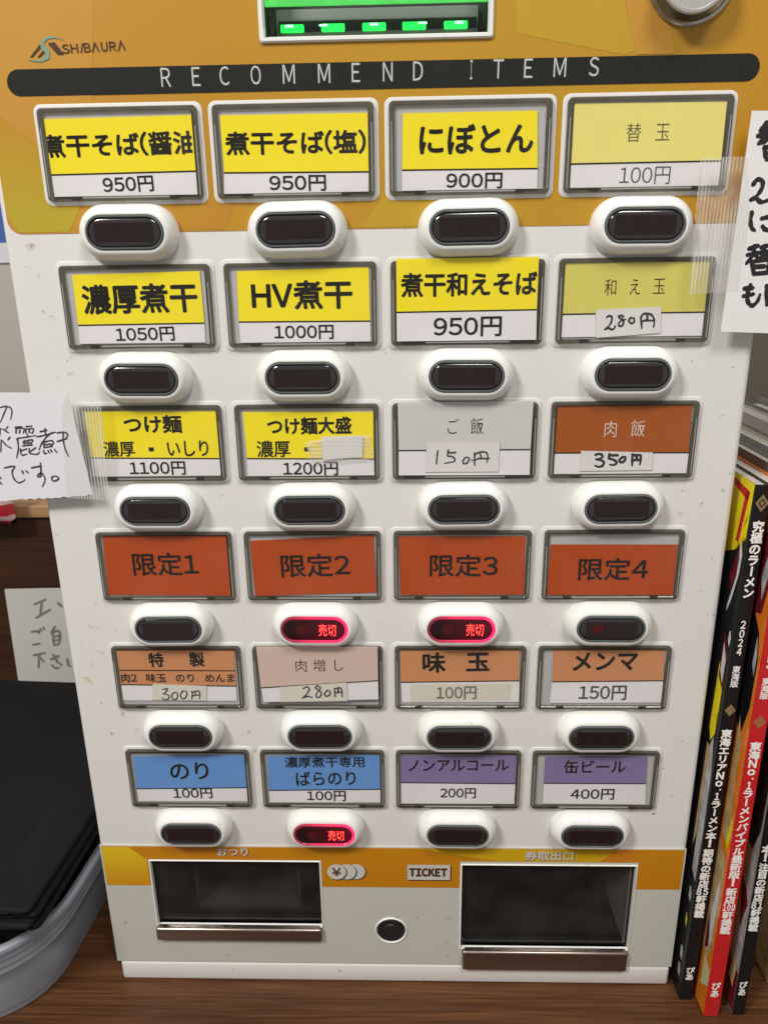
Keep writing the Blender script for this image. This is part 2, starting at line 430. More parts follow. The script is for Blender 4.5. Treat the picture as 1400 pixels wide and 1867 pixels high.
# menu labels, millimetres on the machine face (x from its middle, z above the counter):
# row, column, description, bands, divider lines, texts (string, x, z, width, height, tilt, style, ink), slips
LABELS = [
 (1, 1, 'yellow menu label for soy sauce soba', [('white', [(-144.6, 461.7), (-80.6, 462.2), (-80.8, 452.2), (-145.4, 451.2)]), ('yellow', [(-144.6, 483.7), (-80.3, 484.2), (-80.6, 462.2), (-144.6, 461.7)])], [((-144.6, 461.7), (-80.6, 462.2))], [('煮干そば(醤油', -113.2, 473.3, 65.0, 9.0, 0.5, 'b', 'ink'), ('950円', -110.9, 457.4, 22.1, 6.2, 1.4, 'm', 'ink')], []),
 (1, 2, 'yellow menu label for salt soba', [('white', [(-68.5, 461.3), (-5.8, 460.7), (-6.0, 451.3), (-69.2, 451.8)]), ('yellow', [(-68.6, 483.8), (-5.6, 483.7), (-5.8, 460.7), (-68.5, 461.3)])], [((-68.5, 461.3), (-5.8, 460.7))], [('煮干そば(塩)', -36.9, 472.7, 59.8, 9.0, -0.2, 'b', 'ink'), ('950円', -36.7, 456.7, 24.4, 6.2, -0.4, 'm', 'ink')], []),
 (1, 3, 'yellow menu label with four large hiragana', [('white', [(8.6, 461.1), (66.7, 460.8), (66.9, 451.0), (8.5, 452.4)]), ('yellow', [(9.0, 483.2), (65.6, 483.2), (66.7, 460.8), (8.6, 461.1)])], [((8.6, 461.1), (66.7, 460.8))], [('にぼとん', 40.2, 472.8, 47.7, 11.0, 0.0, 'b', 'ink'), ('900円', 39.7, 456.4, 23.9, 6.1, -0.4, 'm', 'ink')], []),
 (1, 4, 'pale yellow menu label with thin lettering, 100 yen', [('white', [(80.2, 462.3), (144.2, 462.5), (144.9, 452.4), (79.9, 451.2)]), ('pale', [(79.5, 485.5), (143.9, 485.1), (144.2, 462.5), (80.2, 462.3)])], [((80.2, 462.3), (144.2, 462.5))], [('替\u3000玉', 112.4, 474.1, 17.9, 7.1, 0.3, 's', 'greyink'), ('100円', 112.5, 457.3, 21.4, 6.9, -0.4, 's', 'greyink')], []),
 (2, 1, 'yellow menu label priced 1050 yen', [('white', [(-141.3, 397.7), (-82.6, 398.0), (-82.8, 389.3), (-141.7, 389.3)]), ('yellow', [(-141.0, 420.0), (-82.8, 420.9), (-82.6, 398.0), (-141.3, 397.7)])], [((-141.3, 397.7), (-82.6, 398.0))], [('濃厚煮干', -111.3, 409.2, 52.4, 12.5, 0.6, 'b', 'ink'), ('1050円', -110.6, 393.3, 27.2, 6.2, 0.9, 'm', 'ink')], []),
 (2, 2, 'yellow menu label starting with the letters HV', [('white', [(-66.6, 398.3), (-6.4, 398.0), (-6.3, 388.9), (-66.5, 388.6)]), ('yellow', [(-66.0, 420.6), (-6.6, 421.5), (-6.4, 398.0), (-66.6, 398.3)])], [((-66.6, 398.3), (-6.4, 398.0))], [('HV煮干', -37.1, 409.9, 45.2, 12.0, 0.2, 'b', 'ink'), ('1000円', -36.9, 393.4, 27.1, 6.2, -0.2, 'm', 'ink')], []),
 (2, 3, 'yellow menu label priced in large figures, 950 yen', [('white', [(5.5, 401.8), (68.8, 402.2), (69.2, 388.3), (5.8, 388.3)]), ('yellow', [(5.4, 425.7), (68.7, 425.1), (68.8, 402.2), (5.5, 401.8)])], [((5.5, 401.8), (68.8, 402.2))], [('煮干和えそば', 38.1, 413.6, 60.2, 9.9, 0.1, 'b', 'ink'), ('950円', 37.9, 395.1, 30.5, 8.5, 0.2, 'm', 'ink')], []),
 (2, 4, 'pale yellow menu label with handwritten 280 yen slip', [('white', [(80.0, 399.9), (144.8, 400.1), (144.5, 389.7), (80.1, 389.7)]), ('pale2', [(79.4, 423.1), (144.8, 423.1), (144.8, 400.1), (80.0, 399.9)])], [((80.0, 399.9), (144.8, 400.1))], [('和\u3000え\u3000玉', 112.2, 411.5, 26.7, 7.1, 0.8, 's', 'ink')], [('slip', [(95.5, 401.7), (124.6, 402.7), (125.4, 391.2), (96.6, 389.3)])]),
 (3, 1, 'yellow menu label with two rows of text, 1100 yen', [('white', [(-143.8, 334.7), (-80.1, 333.9), (-80.5, 325.4), (-144.0, 325.2)]), ('yellow', [(-144.5, 357.6), (-79.8, 357.0), (-80.1, 333.9), (-143.8, 334.7)])], [((-143.8, 334.7), (-80.1, 333.9))], [('つけ麺', -111.6, 351.1, 27.6, 8.3, 0.0, 'b', 'ink'), ('濃厚', -129.3, 339.1, 15.1, 7.6, 0.6, 'm', 'ink'), ('■', -113.6, 338.8, 2.4, 1.9, -0.5, 'm', 'ink'), ('いしり', -95.7, 339.1, 19.8, 7.6, 0.3, 'm', 'ink'), ('1100円', -111.6, 329.3, 27.3, 6.6, 0.2, 'm', 'ink')], []),
 (3, 2, 'yellow menu label with a white paper patch taped over part of it', [('white', [(-67.3, 333.8), (-5.8, 333.1), (-5.4, 324.8), (-67.6, 324.7)]), ('yellow', [(-67.8, 356.6), (-5.6, 356.1), (-5.8, 333.1), (-67.3, 333.8)])], [((-67.3, 333.8), (-5.8, 333.1))], [('つけ麺大盛', -36.4, 349.7, 39.9, 8.0, 0.3, 'b', 'ink'), ('濃厚', -54.2, 338.5, 16.0, 8.1, 0.5, 'm', 'ink'), ('■', -38.2, 338.2, 2.1, 1.9, -0.5, 'm', 'ink'), ('1200円', -36.7, 328.5, 26.5, 6.6, 0.2, 'm', 'ink')], []),
 (3, 3, 'white menu label with handwritten 150 yen slip', [('white', [(6.2, 337.6), (68.9, 337.6), (69.0, 325.1), (6.1, 325.3)]), ('white2', [(5.9, 361.2), (69.4, 361.3), (68.9, 337.6), (6.2, 337.6)])], [((6.2, 337.6), (68.9, 337.6))], [('ご\u3000飯', 37.8, 349.2, 16.6, 7.7, 0.4, 's', 'ink')], [('slip', [(19.6, 341.6), (54.1, 341.1), (54.0, 327.0), (18.9, 327.0)])]),
 (3, 4, 'brown menu label with handwritten 350 yen slip', [('white', [(80.5, 335.4), (144.8, 335.1), (144.6, 324.6), (80.0, 324.8)]), ('brown', [(80.6, 358.1), (143.5, 358.3), (144.8, 335.1), (80.5, 335.4)])], [((80.5, 335.4), (144.8, 335.1))], [('肉\u3000飯', 113.0, 347.0, 18.8, 7.9, 0.3, 's', 'whiteink')], [('slip', [(93.1, 336.5), (127.2, 335.4), (127.7, 326.8), (93.2, 326.5)])]),
 (4, 1, 'rust orange menu label numbered 1', [('rust', [(-143.3, 294.6), (-79.7, 294.3), (-79.7, 261.3), (-144.7, 261.8)])], [], [('限定1', -112.9, 278.9, 33.2, 12.3, 0.3, 'm', 'ink')], []),
 (4, 2, 'rust orange menu label numbered 2', [('rust', [(-68.8, 291.3), (-6.7, 294.2), (-5.6, 262.9), (-68.1, 261.0)])], [], [('限定2', -36.5, 278.0, 34.6, 12.3, 1.3, 'm', 'ink')], []),
 (4, 3, 'rust orange menu label numbered 3', [('rust', [(5.8, 293.3), (68.7, 293.0), (69.5, 261.5), (6.4, 261.4)])], [], [('限定3', 38.4, 277.6, 33.9, 11.9, -0.2, 'm', 'ink')], []),
 (4, 4, 'rust orange menu label numbered 4', [('rust', [(81.4, 288.6), (143.9, 288.3), (145.1, 260.7), (80.4, 261.2)])], [], [('限定4', 113.3, 275.4, 34.4, 11.9, 0.3, 'm', 'ink')], []),
 (5, 1, 'peach menu label with a middle row of small words, 300 yen', [('white', [(-144.1, 209.3), (-81.9, 208.4), (-82.2, 199.3), (-144.1, 199.5)]), ('peach', [(-144.1, 231.4), (-81.3, 231.7), (-81.9, 208.4), (-144.1, 209.3)])], [((-144.0, 218.0), (-81.8, 217.7)), ((-144.1, 209.3), (-81.9, 208.4))], [('特\u3000\u3000製', -112.6, 224.4, 29.4, 8.2, 0.6, 'b', 'ink'), ('肉2\u3000味玉\u3000のり\u3000めんま', -112.9, 213.4, 61.0, 5.3, 0.0, 'm', 'ink')], [('tapeslip', [(-126.6, 210.0), (-97.7, 208.7), (-98.8, 199.7), (-128.0, 200.3)])]),
 (5, 2, 'pinkish menu label with thin lettering and 280 yen slip', [('white', [(-68.3, 208.4), (-4.1, 212.8), (-4.3, 201.5), (-67.3, 199.7)]), ('pink', [(-69.3, 233.3), (-4.7, 234.5), (-4.1, 212.8), (-68.3, 208.4)])], [((-68.3, 208.4), (-4.1, 212.8))], [('肉 増 し', -36.5, 221.9, 25.1, 7.2, 1.5, 's', 'ink')], [('tapeslip', [(-58.1, 209.1), (-22.5, 211.8), (-22.2, 200.8), (-58.0, 200.1)])]),
 (5, 3, 'peach menu label with two bold characters, 100 yen', [('white', [(6.3, 210.8), (69.0, 211.8), (69.3, 198.9), (6.8, 198.5)]), ('peach', [(5.6, 231.3), (68.5, 231.6), (69.0, 211.8), (6.3, 210.8)])], [((6.3, 210.8), (69.0, 211.8))], [('味\u3000玉', 35.3, 222.9, 34.5, 11.3, 1.1, 'b', 'ink'), ('100円', 35.8, 204.4, 21.0, 7.7, 1.0, 'm', 'greyink')], [('tapepatch', [(11.0, 209.8), (64.7, 210.6), (64.2, 200.3), (11.3, 198.8)])]),
 (5, 4, 'peach menu label with three bold katakana, 150 yen', [('white', [(86.1, 211.2), (144.6, 211.9), (145.1, 198.7), (85.6, 198.3)]), ('peach', [(85.9, 231.0), (143.3, 231.6), (144.6, 211.9), (86.1, 211.2)])], [((86.1, 211.2), (144.6, 211.9))], [('メンマ', 113.1, 223.3, 33.0, 10.3, 1.1, 'b', 'ink'), ('150円', 113.1, 204.6, 24.8, 8.6, 0.1, 'm', 'greyink')], []),
 (6, 1, 'blue menu label with two hiragana, 100 yen', [('white', [(-143.2, 142.5), (-80.5, 143.6), (-80.8, 134.4), (-142.9, 134.0)]), ('blue', [(-142.9, 164.0), (-80.2, 164.9), (-80.5, 143.6), (-143.2, 142.5)])], [((-143.2, 142.5), (-80.5, 143.6))], [('のり', -112.2, 154.6, 21.4, 10.9, 1.2, 'm', 'ink'), ('100円', -111.6, 139.6, 21.9, 6.7, 1.3, 'm', 'ink')], []),
 (6, 2, 'blue menu label with two rows of text, 100 yen', [('white', [(-68.2, 141.8), (-4.9, 142.9), (-5.0, 134.1), (-68.3, 133.7)]), ('blue', [(-68.0, 164.3), (-4.8, 165.3), (-4.9, 142.9), (-68.2, 141.8)])], [((-68.2, 141.8), (-4.9, 142.9))], [('濃厚煮干専用', -36.3, 160.7, 43.9, 6.8, 0.7, 'm', 'ink'), ('ばらのり', -36.0, 150.1, 33.2, 9.1, 1.5, 'm', 'ink'), ('100円', -36.1, 138.3, 21.7, 6.6, 0.3, 'm', 'ink')], []),
 (6, 3, 'purple menu label with a long katakana word, 200 yen', [('white', [(5.9, 147.4), (70.1, 147.0), (70.7, 133.5), (5.8, 133.4)]), ('purple', [(6.3, 164.6), (70.3, 165.6), (70.1, 147.0), (5.9, 147.4)])], [((5.9, 147.4), (70.1, 147.0))], [('ノンアルコール', 37.7, 158.9, 54.9, 7.1, 0.6, 'm', 'ink'), ('200円', 37.7, 140.6, 19.6, 6.6, 0.3, 'm', 'ink')], []),
 (6, 4, 'purple menu label with grey margins, 400 yen', [('white', [(85.0, 147.4), (141.0, 147.4), (142.0, 133.5), (85.0, 133.9)]), ('purple', [(85.0, 164.6), (140.3, 165.1), (141.0, 147.4), (85.0, 147.4)])], [((85.0, 147.4), (141.0, 147.4))], [('缶ビール', 112.4, 158.5, 33.2, 8.2, 0.9, 'm', 'ink'), ('400円', 112.2, 140.3, 23.9, 6.9, 0.3, 'm', 'ink')], []),
]
HAND = {
 'slip_2_4': [([(100.7, 398.4), (101.6, 399.0), (102.8, 398.6), (102.9, 396.7), (102.0, 394.7), (100.2, 393.1)], 0.95), ([(100.2, 393.1), (101.8, 393.6), (103.2, 392.9), (104.3, 393.5), (104.8, 394.6)], 0.95), ([(108.1, 398.5), (107.2, 399.1), (106.0, 398.8), (106.5, 398.0), (108.0, 397.2), (108.3, 395.8), (107.6, 394.4), (106.3, 394.7), (106.4, 396.1), (107.7, 396.9), (109.2, 397.4)], 0.95), ([(111.5, 398.1), (110.7, 397.1), (111.2, 395.9), (112.3, 395.6), (113.1, 396.5), (112.7, 397.8), (111.5, 398.1)], 0.95), ([(115.9, 397.6), (116.4, 395.7), (116.7, 393.3)], 0.95), ([(115.9, 397.9), (116.7, 399.5), (118.9, 399.8), (121.0, 398.8), (122.1, 396.4), (122.0, 393.8)], 0.95), ([(118.6, 399.1), (118.9, 397.6), (117.8, 396.8)], 0.95), ([(116.2, 396.4), (118.7, 396.8), (121.9, 396.6)], 0.95)],
 'slip_3_3': [([(24.8, 337.5), (24.5, 334.3), (24.2, 330.9)], 0.85), ([(29.9, 337.8), (29.5, 335.0), (31.4, 334.7), (32.9, 333.5), (32.4, 332.1), (28.1, 331.3)], 0.85), ([(29.9, 336.4), (33.5, 336.6)], 0.85), ([(38.0, 334.1), (36.9, 332.4), (37.3, 331.1), (38.7, 331.3), (39.9, 333.3), (38.9, 334.2), (38.0, 334.1)], 0.85), ([(42.3, 336.3), (42.4, 333.2), (42.5, 330.1)], 0.85), ([(42.7, 335.4), (43.7, 336.3), (46.1, 336.8), (47.9, 336.3), (48.7, 334.4), (48.3, 331.5)], 0.85), ([(44.9, 336.0), (45.5, 334.1), (44.1, 333.4), (40.9, 332.5)], 0.85), ([(44.1, 333.5), (49.4, 333.5)], 0.85)],
 'slip_3_4': [([(100.1, 334.5), (101.7, 335.0), (103.4, 334.2), (103.0, 332.9), (100.6, 332.3)], 1.25), ([(100.6, 332.3), (103.0, 331.8), (104.4, 330.5), (103.5, 328.9), (101.9, 328.6), (100.2, 329.2)], 1.25), ([(106.7, 334.9), (106.6, 332.8), (108.9, 332.0), (110.4, 330.7), (109.4, 329.5), (107.3, 329.6)], 1.25), ([(107.0, 334.2), (110.8, 334.2)], 1.25), ([(113.2, 333.4), (111.7, 332.1), (112.0, 331.0), (113.4, 330.8), (114.4, 332.4), (114.1, 333.4), (113.2, 333.4)], 1.25), ([(117.6, 334.7), (117.7, 331.8), (117.9, 329.0)], 1.25), ([(117.6, 334.1), (120.4, 334.2), (121.5, 333.8), (121.6, 331.2), (121.5, 329.6)], 1.25), ([(119.6, 334.1), (119.8, 331.8)], 1.25), ([(117.8, 331.7), (121.4, 331.8)], 1.25)],
 'slip_5_1': [([(-121.5, 206.7), (-119.0, 207.0), (-120.3, 204.9), (-121.5, 204.1)], 0.8), ([(-121.5, 204.1), (-118.9, 203.1), (-118.8, 201.2), (-121.3, 200.3), (-122.5, 201.5)], 0.8), ([(-115.5, 204.9), (-117.0, 203.1), (-116.7, 200.9), (-114.9, 200.6), (-113.9, 202.8), (-114.2, 204.6), (-115.5, 204.9)], 0.8), ([(-110.7, 205.8), (-112.2, 203.7), (-111.9, 201.3), (-110.0, 201.3), (-108.8, 203.7), (-109.1, 205.5), (-110.7, 205.8)], 0.8), ([(-105.9, 205.5), (-105.9, 203.1), (-106.4, 200.7)], 0.8), ([(-105.7, 204.9), (-102.7, 205.8), (-101.8, 204.3), (-102.1, 200.7)], 0.8), ([(-104.2, 205.5), (-104.3, 203.1)], 0.8), ([(-106.2, 202.8), (-102.1, 203.4)], 0.8)],
 'slip_5_2': [([(-45.6, 208.2), (-43.8, 209.3), (-42.4, 208.2), (-43.5, 205.5), (-46.3, 202.5)], 0.9), ([(-46.3, 202.5), (-43.3, 203.6), (-41.0, 202.8)], 0.9), ([(-36.4, 208.8), (-38.0, 210.0), (-39.0, 208.8), (-36.9, 206.9), (-36.1, 204.7), (-37.6, 202.9), (-38.9, 203.8), (-38.2, 206.1), (-36.4, 208.3)], 0.9), ([(-32.8, 207.2), (-34.3, 205.2), (-33.4, 203.6), (-31.5, 204.7), (-31.6, 206.9), (-32.8, 207.2)], 0.9), ([(-28.9, 208.3), (-28.8, 203.1)], 0.9), ([(-28.9, 208.3), (-25.5, 208.5), (-25.0, 203.3)], 0.9), ([(-27.0, 208.3), (-27.1, 205.5)], 0.9), ([(-28.8, 205.8), (-25.4, 206.1)], 0.9)],
 'left': [([(-181.7, 360.7), (-178.8, 361.2), (-176.8, 360.4), (-176.5, 358.3), (-177.7, 354.9)], 0.75), ([(-178.6, 360.8), (-180.4, 357.8), (-182.9, 353.6)], 0.75), ([(-183.4, 350.7), (-184.3, 347.2)], 0.75), ([(-182.4, 350.4), (-179.8, 348.5)], 0.75), ([(-179.6, 351.5), (-180.9, 350.1)], 0.75), ([(-183.9, 345.1), (-185.1, 339.2)], 0.75), ([(-179.4, 346.4), (-180.7, 345.1)], 0.75), ([(-183.2, 344.5), (-181.9, 342.4), (-179.5, 340.9)], 0.75), ([(-176.2, 351.2), (-173.0, 351.5)], 0.75), ([(-170.9, 351.4), (-167.9, 351.7)], 0.75), ([(-175.8, 350.6), (-176.2, 348.2)], 0.75), ([(-175.8, 350.5), (-172.1, 350.6), (-172.7, 348.2)], 0.75), ([(-174.0, 349.8), (-174.6, 348.2)], 0.75), ([(-171.3, 350.2), (-171.4, 348.2)], 0.75), ([(-171.3, 350.2), (-167.6, 350.4), (-168.2, 348.4), (-169.0, 348.4)], 0.75), ([(-169.5, 349.8), (-169.9, 348.4)], 0.75), ([(-170.9, 347.7), (-170.5, 346.6)], 0.75), ([(-176.2, 344.8), (-175.8, 345.7), (-171.7, 346.3), (-166.8, 347.1)], 0.75), ([(-175.9, 345.0), (-176.3, 340.7), (-177.9, 336.1)], 0.75), ([(-173.4, 344.2), (-168.7, 345.0), (-170.1, 342.8)], 0.75), ([(-172.5, 344.7), (-173.0, 342.9)], 0.75), ([(-170.8, 345.0), (-171.4, 342.3)], 0.75), ([(-173.5, 343.4), (-169.5, 343.6)], 0.75), ([(-174.0, 342.1), (-169.1, 342.5)], 0.75), ([(-175.3, 340.7), (-175.2, 337.7), (-172.5, 338.0)], 0.75), ([(-175.2, 339.6), (-172.1, 340.7)], 0.75), ([(-171.0, 340.7), (-171.1, 338.5), (-167.7, 337.9), (-166.2, 339.0)], 0.75), ([(-170.7, 339.3), (-167.7, 341.2)], 0.75), ([(-164.4, 348.9), (-161.1, 349.7)], 0.75), ([(-161.8, 350.5), (-162.1, 347.3)], 0.75), ([(-166.3, 346.5), (-162.0, 347.3), (-157.0, 348.7)], 0.75), ([(-158.6, 348.6), (-161.6, 346.5), (-164.8, 342.8), (-166.3, 340.1)], 0.75), ([(-163.5, 344.1), (-163.7, 340.9)], 0.75), ([(-163.6, 343.8), (-159.7, 344.6), (-158.9, 343.3), (-160.7, 341.7)], 0.75), ([(-163.2, 342.5), (-160.0, 343.0)], 0.75), ([(-163.7, 341.2), (-159.6, 341.8)], 0.75), ([(-164.2, 339.8), (-163.9, 338.2), (-162.8, 338.5)], 0.75), ([(-162.0, 339.8), (-161.5, 338.4)], 0.75), ([(-160.7, 340.1), (-160.1, 338.9)], 0.75), ([(-158.8, 340.3), (-157.9, 338.7)], 0.75), ([(-156.3, 348.3), (-152.8, 348.6), (-151.4, 347.5), (-152.1, 345.9)], 0.75), ([(-156.9, 344.1), (-151.9, 345.6)], 0.75), ([(-153.4, 348.0), (-153.9, 344.8), (-153.5, 340.0), (-152.4, 336.7)], 0.75), ([(-184.6, 331.3), (-180.4, 332.1), (-179.7, 331.6), (-181.2, 329.3), (-180.9, 326.0), (-179.1, 323.8), (-176.5, 324.6), (-175.6, 325.4)], 0.75), ([(-176.2, 329.8), (-175.9, 328.2)], 0.75), ([(-174.3, 329.8), (-173.4, 328.7)], 0.75), ([(-171.4, 331.2), (-166.4, 332.2)], 0.75), ([(-166.7, 333.6), (-167.1, 329.2), (-168.8, 327.6), (-168.8, 326.7), (-167.5, 327.0), (-166.9, 328.7), (-165.7, 326.4), (-166.0, 324.2), (-167.6, 321.7)], 0.75), ([(-161.9, 326.7), (-162.3, 325.3), (-161.1, 324.5), (-158.8, 325.8), (-160.2, 327.0), (-161.9, 326.7)], 0.75), ([(-187.8, 326.9), (-187.2, 325.8)], 0.75), ([(-188.2, 324.4), (-187.4, 323.0)], 0.75)],
 'right': [([(158.9, 476.1), (157.5, 474.1), (156.5, 473.1)], 1.9), ([(156.8, 473.1), (159.8, 474.1), (161.3, 474.4)], 1.9), ([(158.1, 473.3), (158.2, 470.8), (156.6, 468.0)], 1.9), ([(156.0, 471.1), (160.1, 471.7), (161.6, 471.8)], 1.9), ([(160.0, 473.5), (159.7, 469.7), (157.7, 468.2)], 1.9), ([(160.3, 470.8), (162.6, 468.7)], 1.9), ([(159.3, 466.9), (159.9, 464.1), (160.8, 462.0)], 1.9), ([(159.4, 466.4), (162.9, 467.0), (163.3, 462.5)], 1.9), ([(160.0, 464.4), (163.0, 464.8)], 1.9), ([(160.8, 462.1), (163.4, 462.5)], 1.9), ([(156.5, 452.5), (157.9, 454.3), (159.9, 454.0), (160.5, 451.6), (159.0, 448.5), (156.5, 446.4)], 1.9), ([(156.4, 446.5), (158.3, 447.1), (160.8, 445.5), (163.7, 446.3)], 1.9), ([(157.4, 441.5), (157.2, 438.3), (158.2, 435.3), (159.6, 434.2)], 1.9), ([(162.0, 439.0), (164.6, 439.5), (166.5, 439.2)], 1.9), ([(162.7, 435.8), (164.0, 434.5), (165.3, 434.4), (167.4, 434.8)], 1.9), ([(158.2, 426.8), (162.0, 428.1)], 1.9), ([(157.9, 424.3), (162.4, 425.1)], 1.9), ([(160.3, 427.9), (160.2, 424.6), (157.8, 420.7)], 1.9), ([(161.1, 424.6), (162.8, 422.3)], 1.9), ([(163.3, 427.3), (166.2, 428.1), (167.7, 428.3)], 1.9), ([(163.0, 425.1), (166.5, 425.6), (168.1, 425.8)], 1.9), ([(164.7, 427.5), (164.3, 424.0), (163.1, 422.0)], 1.9), ([(165.4, 424.5), (166.9, 422.8)], 1.9), ([(160.0, 421.5), (161.6, 416.4)], 1.9), ([(160.3, 421.5), (167.0, 422.0), (167.3, 416.8)], 1.9), ([(160.9, 419.3), (166.1, 419.5)], 1.9), ([(161.6, 416.4), (167.7, 416.9)], 1.9), ([(160.7, 411.7), (160.0, 408.2), (160.5, 404.8), (162.5, 403.0), (164.6, 404.7), (165.4, 407.6)], 1.9), ([(158.3, 410.3), (162.1, 410.5)], 1.9), ([(158.4, 407.1), (162.7, 407.9)], 1.9), ([(167.8, 411.3), (168.3, 407.6), (169.0, 403.0)], 1.9), ([(167.8, 411.0), (170.7, 411.2), (171.7, 403.2)], 1.9)],
 'back': [([(-337.2, 124.1), (-325.9, 128.9)], 2.2), ([(-330.3, 125.3), (-333.5, 112.1)], 2.2), ([(-337.7, 110.3), (-323.0, 118.7)], 2.2), ([(-314.8, 125.3), (-312.0, 121.7)], 2.2), ([(-344.5, 95.6), (-337.1, 96.2), (-338.0, 93.8)], 2.2), ([(-335.6, 98.7), (-334.7, 96.9)], 2.2), ([(-332.6, 99.9), (-331.7, 98.1)], 2.2), ([(-344.9, 82.0), (-338.5, 83.3)], 2.2), ([(-321.2, 101.1), (-324.7, 96.2), (-326.2, 93.8)], 2.2), ([(-324.8, 95.6), (-324.7, 88.8), (-325.2, 81.4)], 2.2), ([(-324.9, 95.0), (-318.0, 96.2), (-319.8, 83.9), (-325.2, 81.4)], 2.2), ([(-323.9, 90.1), (-319.8, 91.3)], 2.2), ([(-323.9, 86.4), (-319.9, 87.0)], 2.2), ([(-346.1, 70.8), (-334.9, 73.3)], 2.2), ([(-340.8, 72.1), (-343.6, 57.5)], 2.2), ([(-339.8, 67.7), (-337.5, 63.9)], 2.2), ([(-330.3, 66.4), (-321.8, 70.2)], 2.2), ([(-327.3, 71.4), (-324.1, 62.6)], 2.2), ([(-322.4, 62.0), (-321.0, 60.1)], 2.2), ([(-330.1, 60.1), (-327.7, 56.9), (-323.7, 57.6)], 2.2), ([(-314.4, 66.4), (-314.2, 60.1), (-312.1, 58.8)], 2.2)],
}
MARKS = [(127.6, 382.8), (137.5, 379.0), (142.2, 377.7), (158.3, 382.2), (160.6, 382.4), (165.0, 382.4), (160.4, 375.7), (157.5, 351.9), (166.2, 325.1), (154.2, 308.6), (142.9, 315.7), (162.3, 279.8), (-152.2, 256.5), (-153.1, 242.9), (-143.4, 241.6), (-158.3, 221.2), (-156.2, 196.6), (-150.2, 190.8), (-153.8, 401.0), (-156.5, 403.5), (-146.4, 407.8), (-148.5, 382.1), (-154.0, 373.2), (-161.7, 423.6), (-77.2, 383.9), (-81.4, 314.3), (-1.9, 268.4), (-75.2, 248.5), (164.0, 315.5), (148.8, 284.2), (157.9, 263.4), (166.4, 249.6), (63.8, 425.6), (56.5, 425.5), (-145.3, 298.8), (-166.9, 294.5), (-16.8, 107.5), (-0.3, 384.3), (157.6, 174.3), (150.5, 156.7), (156.8, 138.7), (-81.7, 177.0), (-41.3, 268.5), (151.0, 45.1), (-21.1, 63.7), (-65.5, 29.6), (8.2, 64.0), (-165.5, 53.8)]
SMEARS = [(-158.3, 432.7), (-157.9, 431.8), (-148.5, 374.9), (-153.0, 227.7), (-74.8, 167.2), (-77.1, 178.8), (147.4, 125.8), (134.9, 128.3), (-153.3, 178.6), (147.3, 142.3), (-145.8, 190.1)]
# ------------------------------------------------------------------ mesh helpers
def finish(bm, name, material, parent=None, loc=None, smooth=None):
    bmesh.ops.recalc_face_normals(bm, faces=bm.faces[:])
    me = bpy.data.meshes.new(name)
    bm.to_mesh(me)
    bm.free()
    return link(name, me, material, parent, loc, smooth)

def link(name, me, material, parent=None, loc=None, smooth=None):
    if material is not None and not me.materials:
        me.materials.append(material)
    if smooth is not None:
        me.shade_smooth()
        me.set_sharp_from_angle(angle=R(smooth))
    o = bpy.data.objects.new(name, me)
    COL.objects.link(o)
    if parent is not None:
        o.parent = parent
    if loc is not None:
        o.location = loc
    return o

def empty(name, loc=(0, 0, 0), label=None, cat=None, group=None):
    o = bpy.data.objects.new(name, None)
    o.empty_display_size = .02
    COL.objects.link(o)
    o.location = loc
    return tag(o, label, cat, group)

def tag(o, label=None, cat=None, group=None, kind=None):
    if label: o['label'] = label
    if cat: o['category'] = cat
    if group: o['group'] = group
    if kind: o['kind'] = kind
    return o

def add_box(bm, x0, x1, y0, y1, z0, z1):
    v = [bm.verts.new(p) for p in ((x0, y0, z0), (x1, y0, z0), (x1, y1, z0), (x0, y1, z0), (x0, y0, z1), (x1, y0, z1), (x1, y1, z1), (x0, y1, z1))]
    for f in ((0, 1, 2, 3), (4, 5, 6, 7), (0, 1, 5, 4), (1, 2, 6, 5), (2, 3, 7, 6), (3, 0, 4, 7)):
        bm.faces.new([v[i] for i in f])

def box(name, x0, x1, y0, y1, z0, z1, material, parent=None, bevel=0, smooth=40):
    bm = bmesh.new()
    add_box(bm, x0, x1, y0, y1, z0, z1)
    if bevel:
        bmesh.ops.bevel(bm, geom=bm.edges[:] + bm.verts[:], offset=bevel, segments=3, affect='EDGES', profile=.5)
    return finish(bm, name, material, parent, smooth=smooth if bevel else None)

def prism(bm, pts, y0, y1):
    """Polygon in the face plane (x, z), solid from y0 (front) to y1 (back)."""
    a = [bm.verts.new((x, y0, z)) for x, z in pts]
    b = [bm.verts.new((x, y1, z)) for x, z in pts]
    bm.faces.new(a)
    bm.faces.new(b)
    n = len(pts)
    for i in range(n):
        bm.faces.new((a[i], a[(i + 1) % n], b[(i + 1) % n], b[i]))

def sheet(name, pts, y, thick, material, parent=None):
    bm = bmesh.new()
    prism(bm, pts, y - thick, y)
    bmesh.ops.triangulate(bm, faces=[f for f in bm.faces if len(f.verts) > 4])
    return finish(bm, name, material, parent)

def mm(pts):
    return [(x / 1000, z / 1000) for x, z in pts]

def stadium(w, h, n=12):
    r = h / 2
    c = w / 2 - r
    p = []
    for i in range(n + 1):
        a = -math.pi / 2 + math.pi * i / n
        p.append((c + r * math.cos(a), r * math.sin(a)))
    for i in range(n + 1):
        a = math.pi / 2 + math.pi * i / n
        p.append((-c + r * math.cos(a), r * math.sin(a)))
    return p

def roundrect(w, h, r, n=5):
    p = []
    for cx, cz, a0 in ((w / 2 - r, -h / 2 + r, -90), (w / 2 - r, h / 2 - r, 0), (-w / 2 + r, h / 2 - r, 90), (-w / 2 + r, -h / 2 + r, 180)):
        for i in range(n + 1):
            a = R(a0 + 90 * i / n)
            p.append((cx + r * math.cos(a), cz + r * math.sin(a)))
    return p

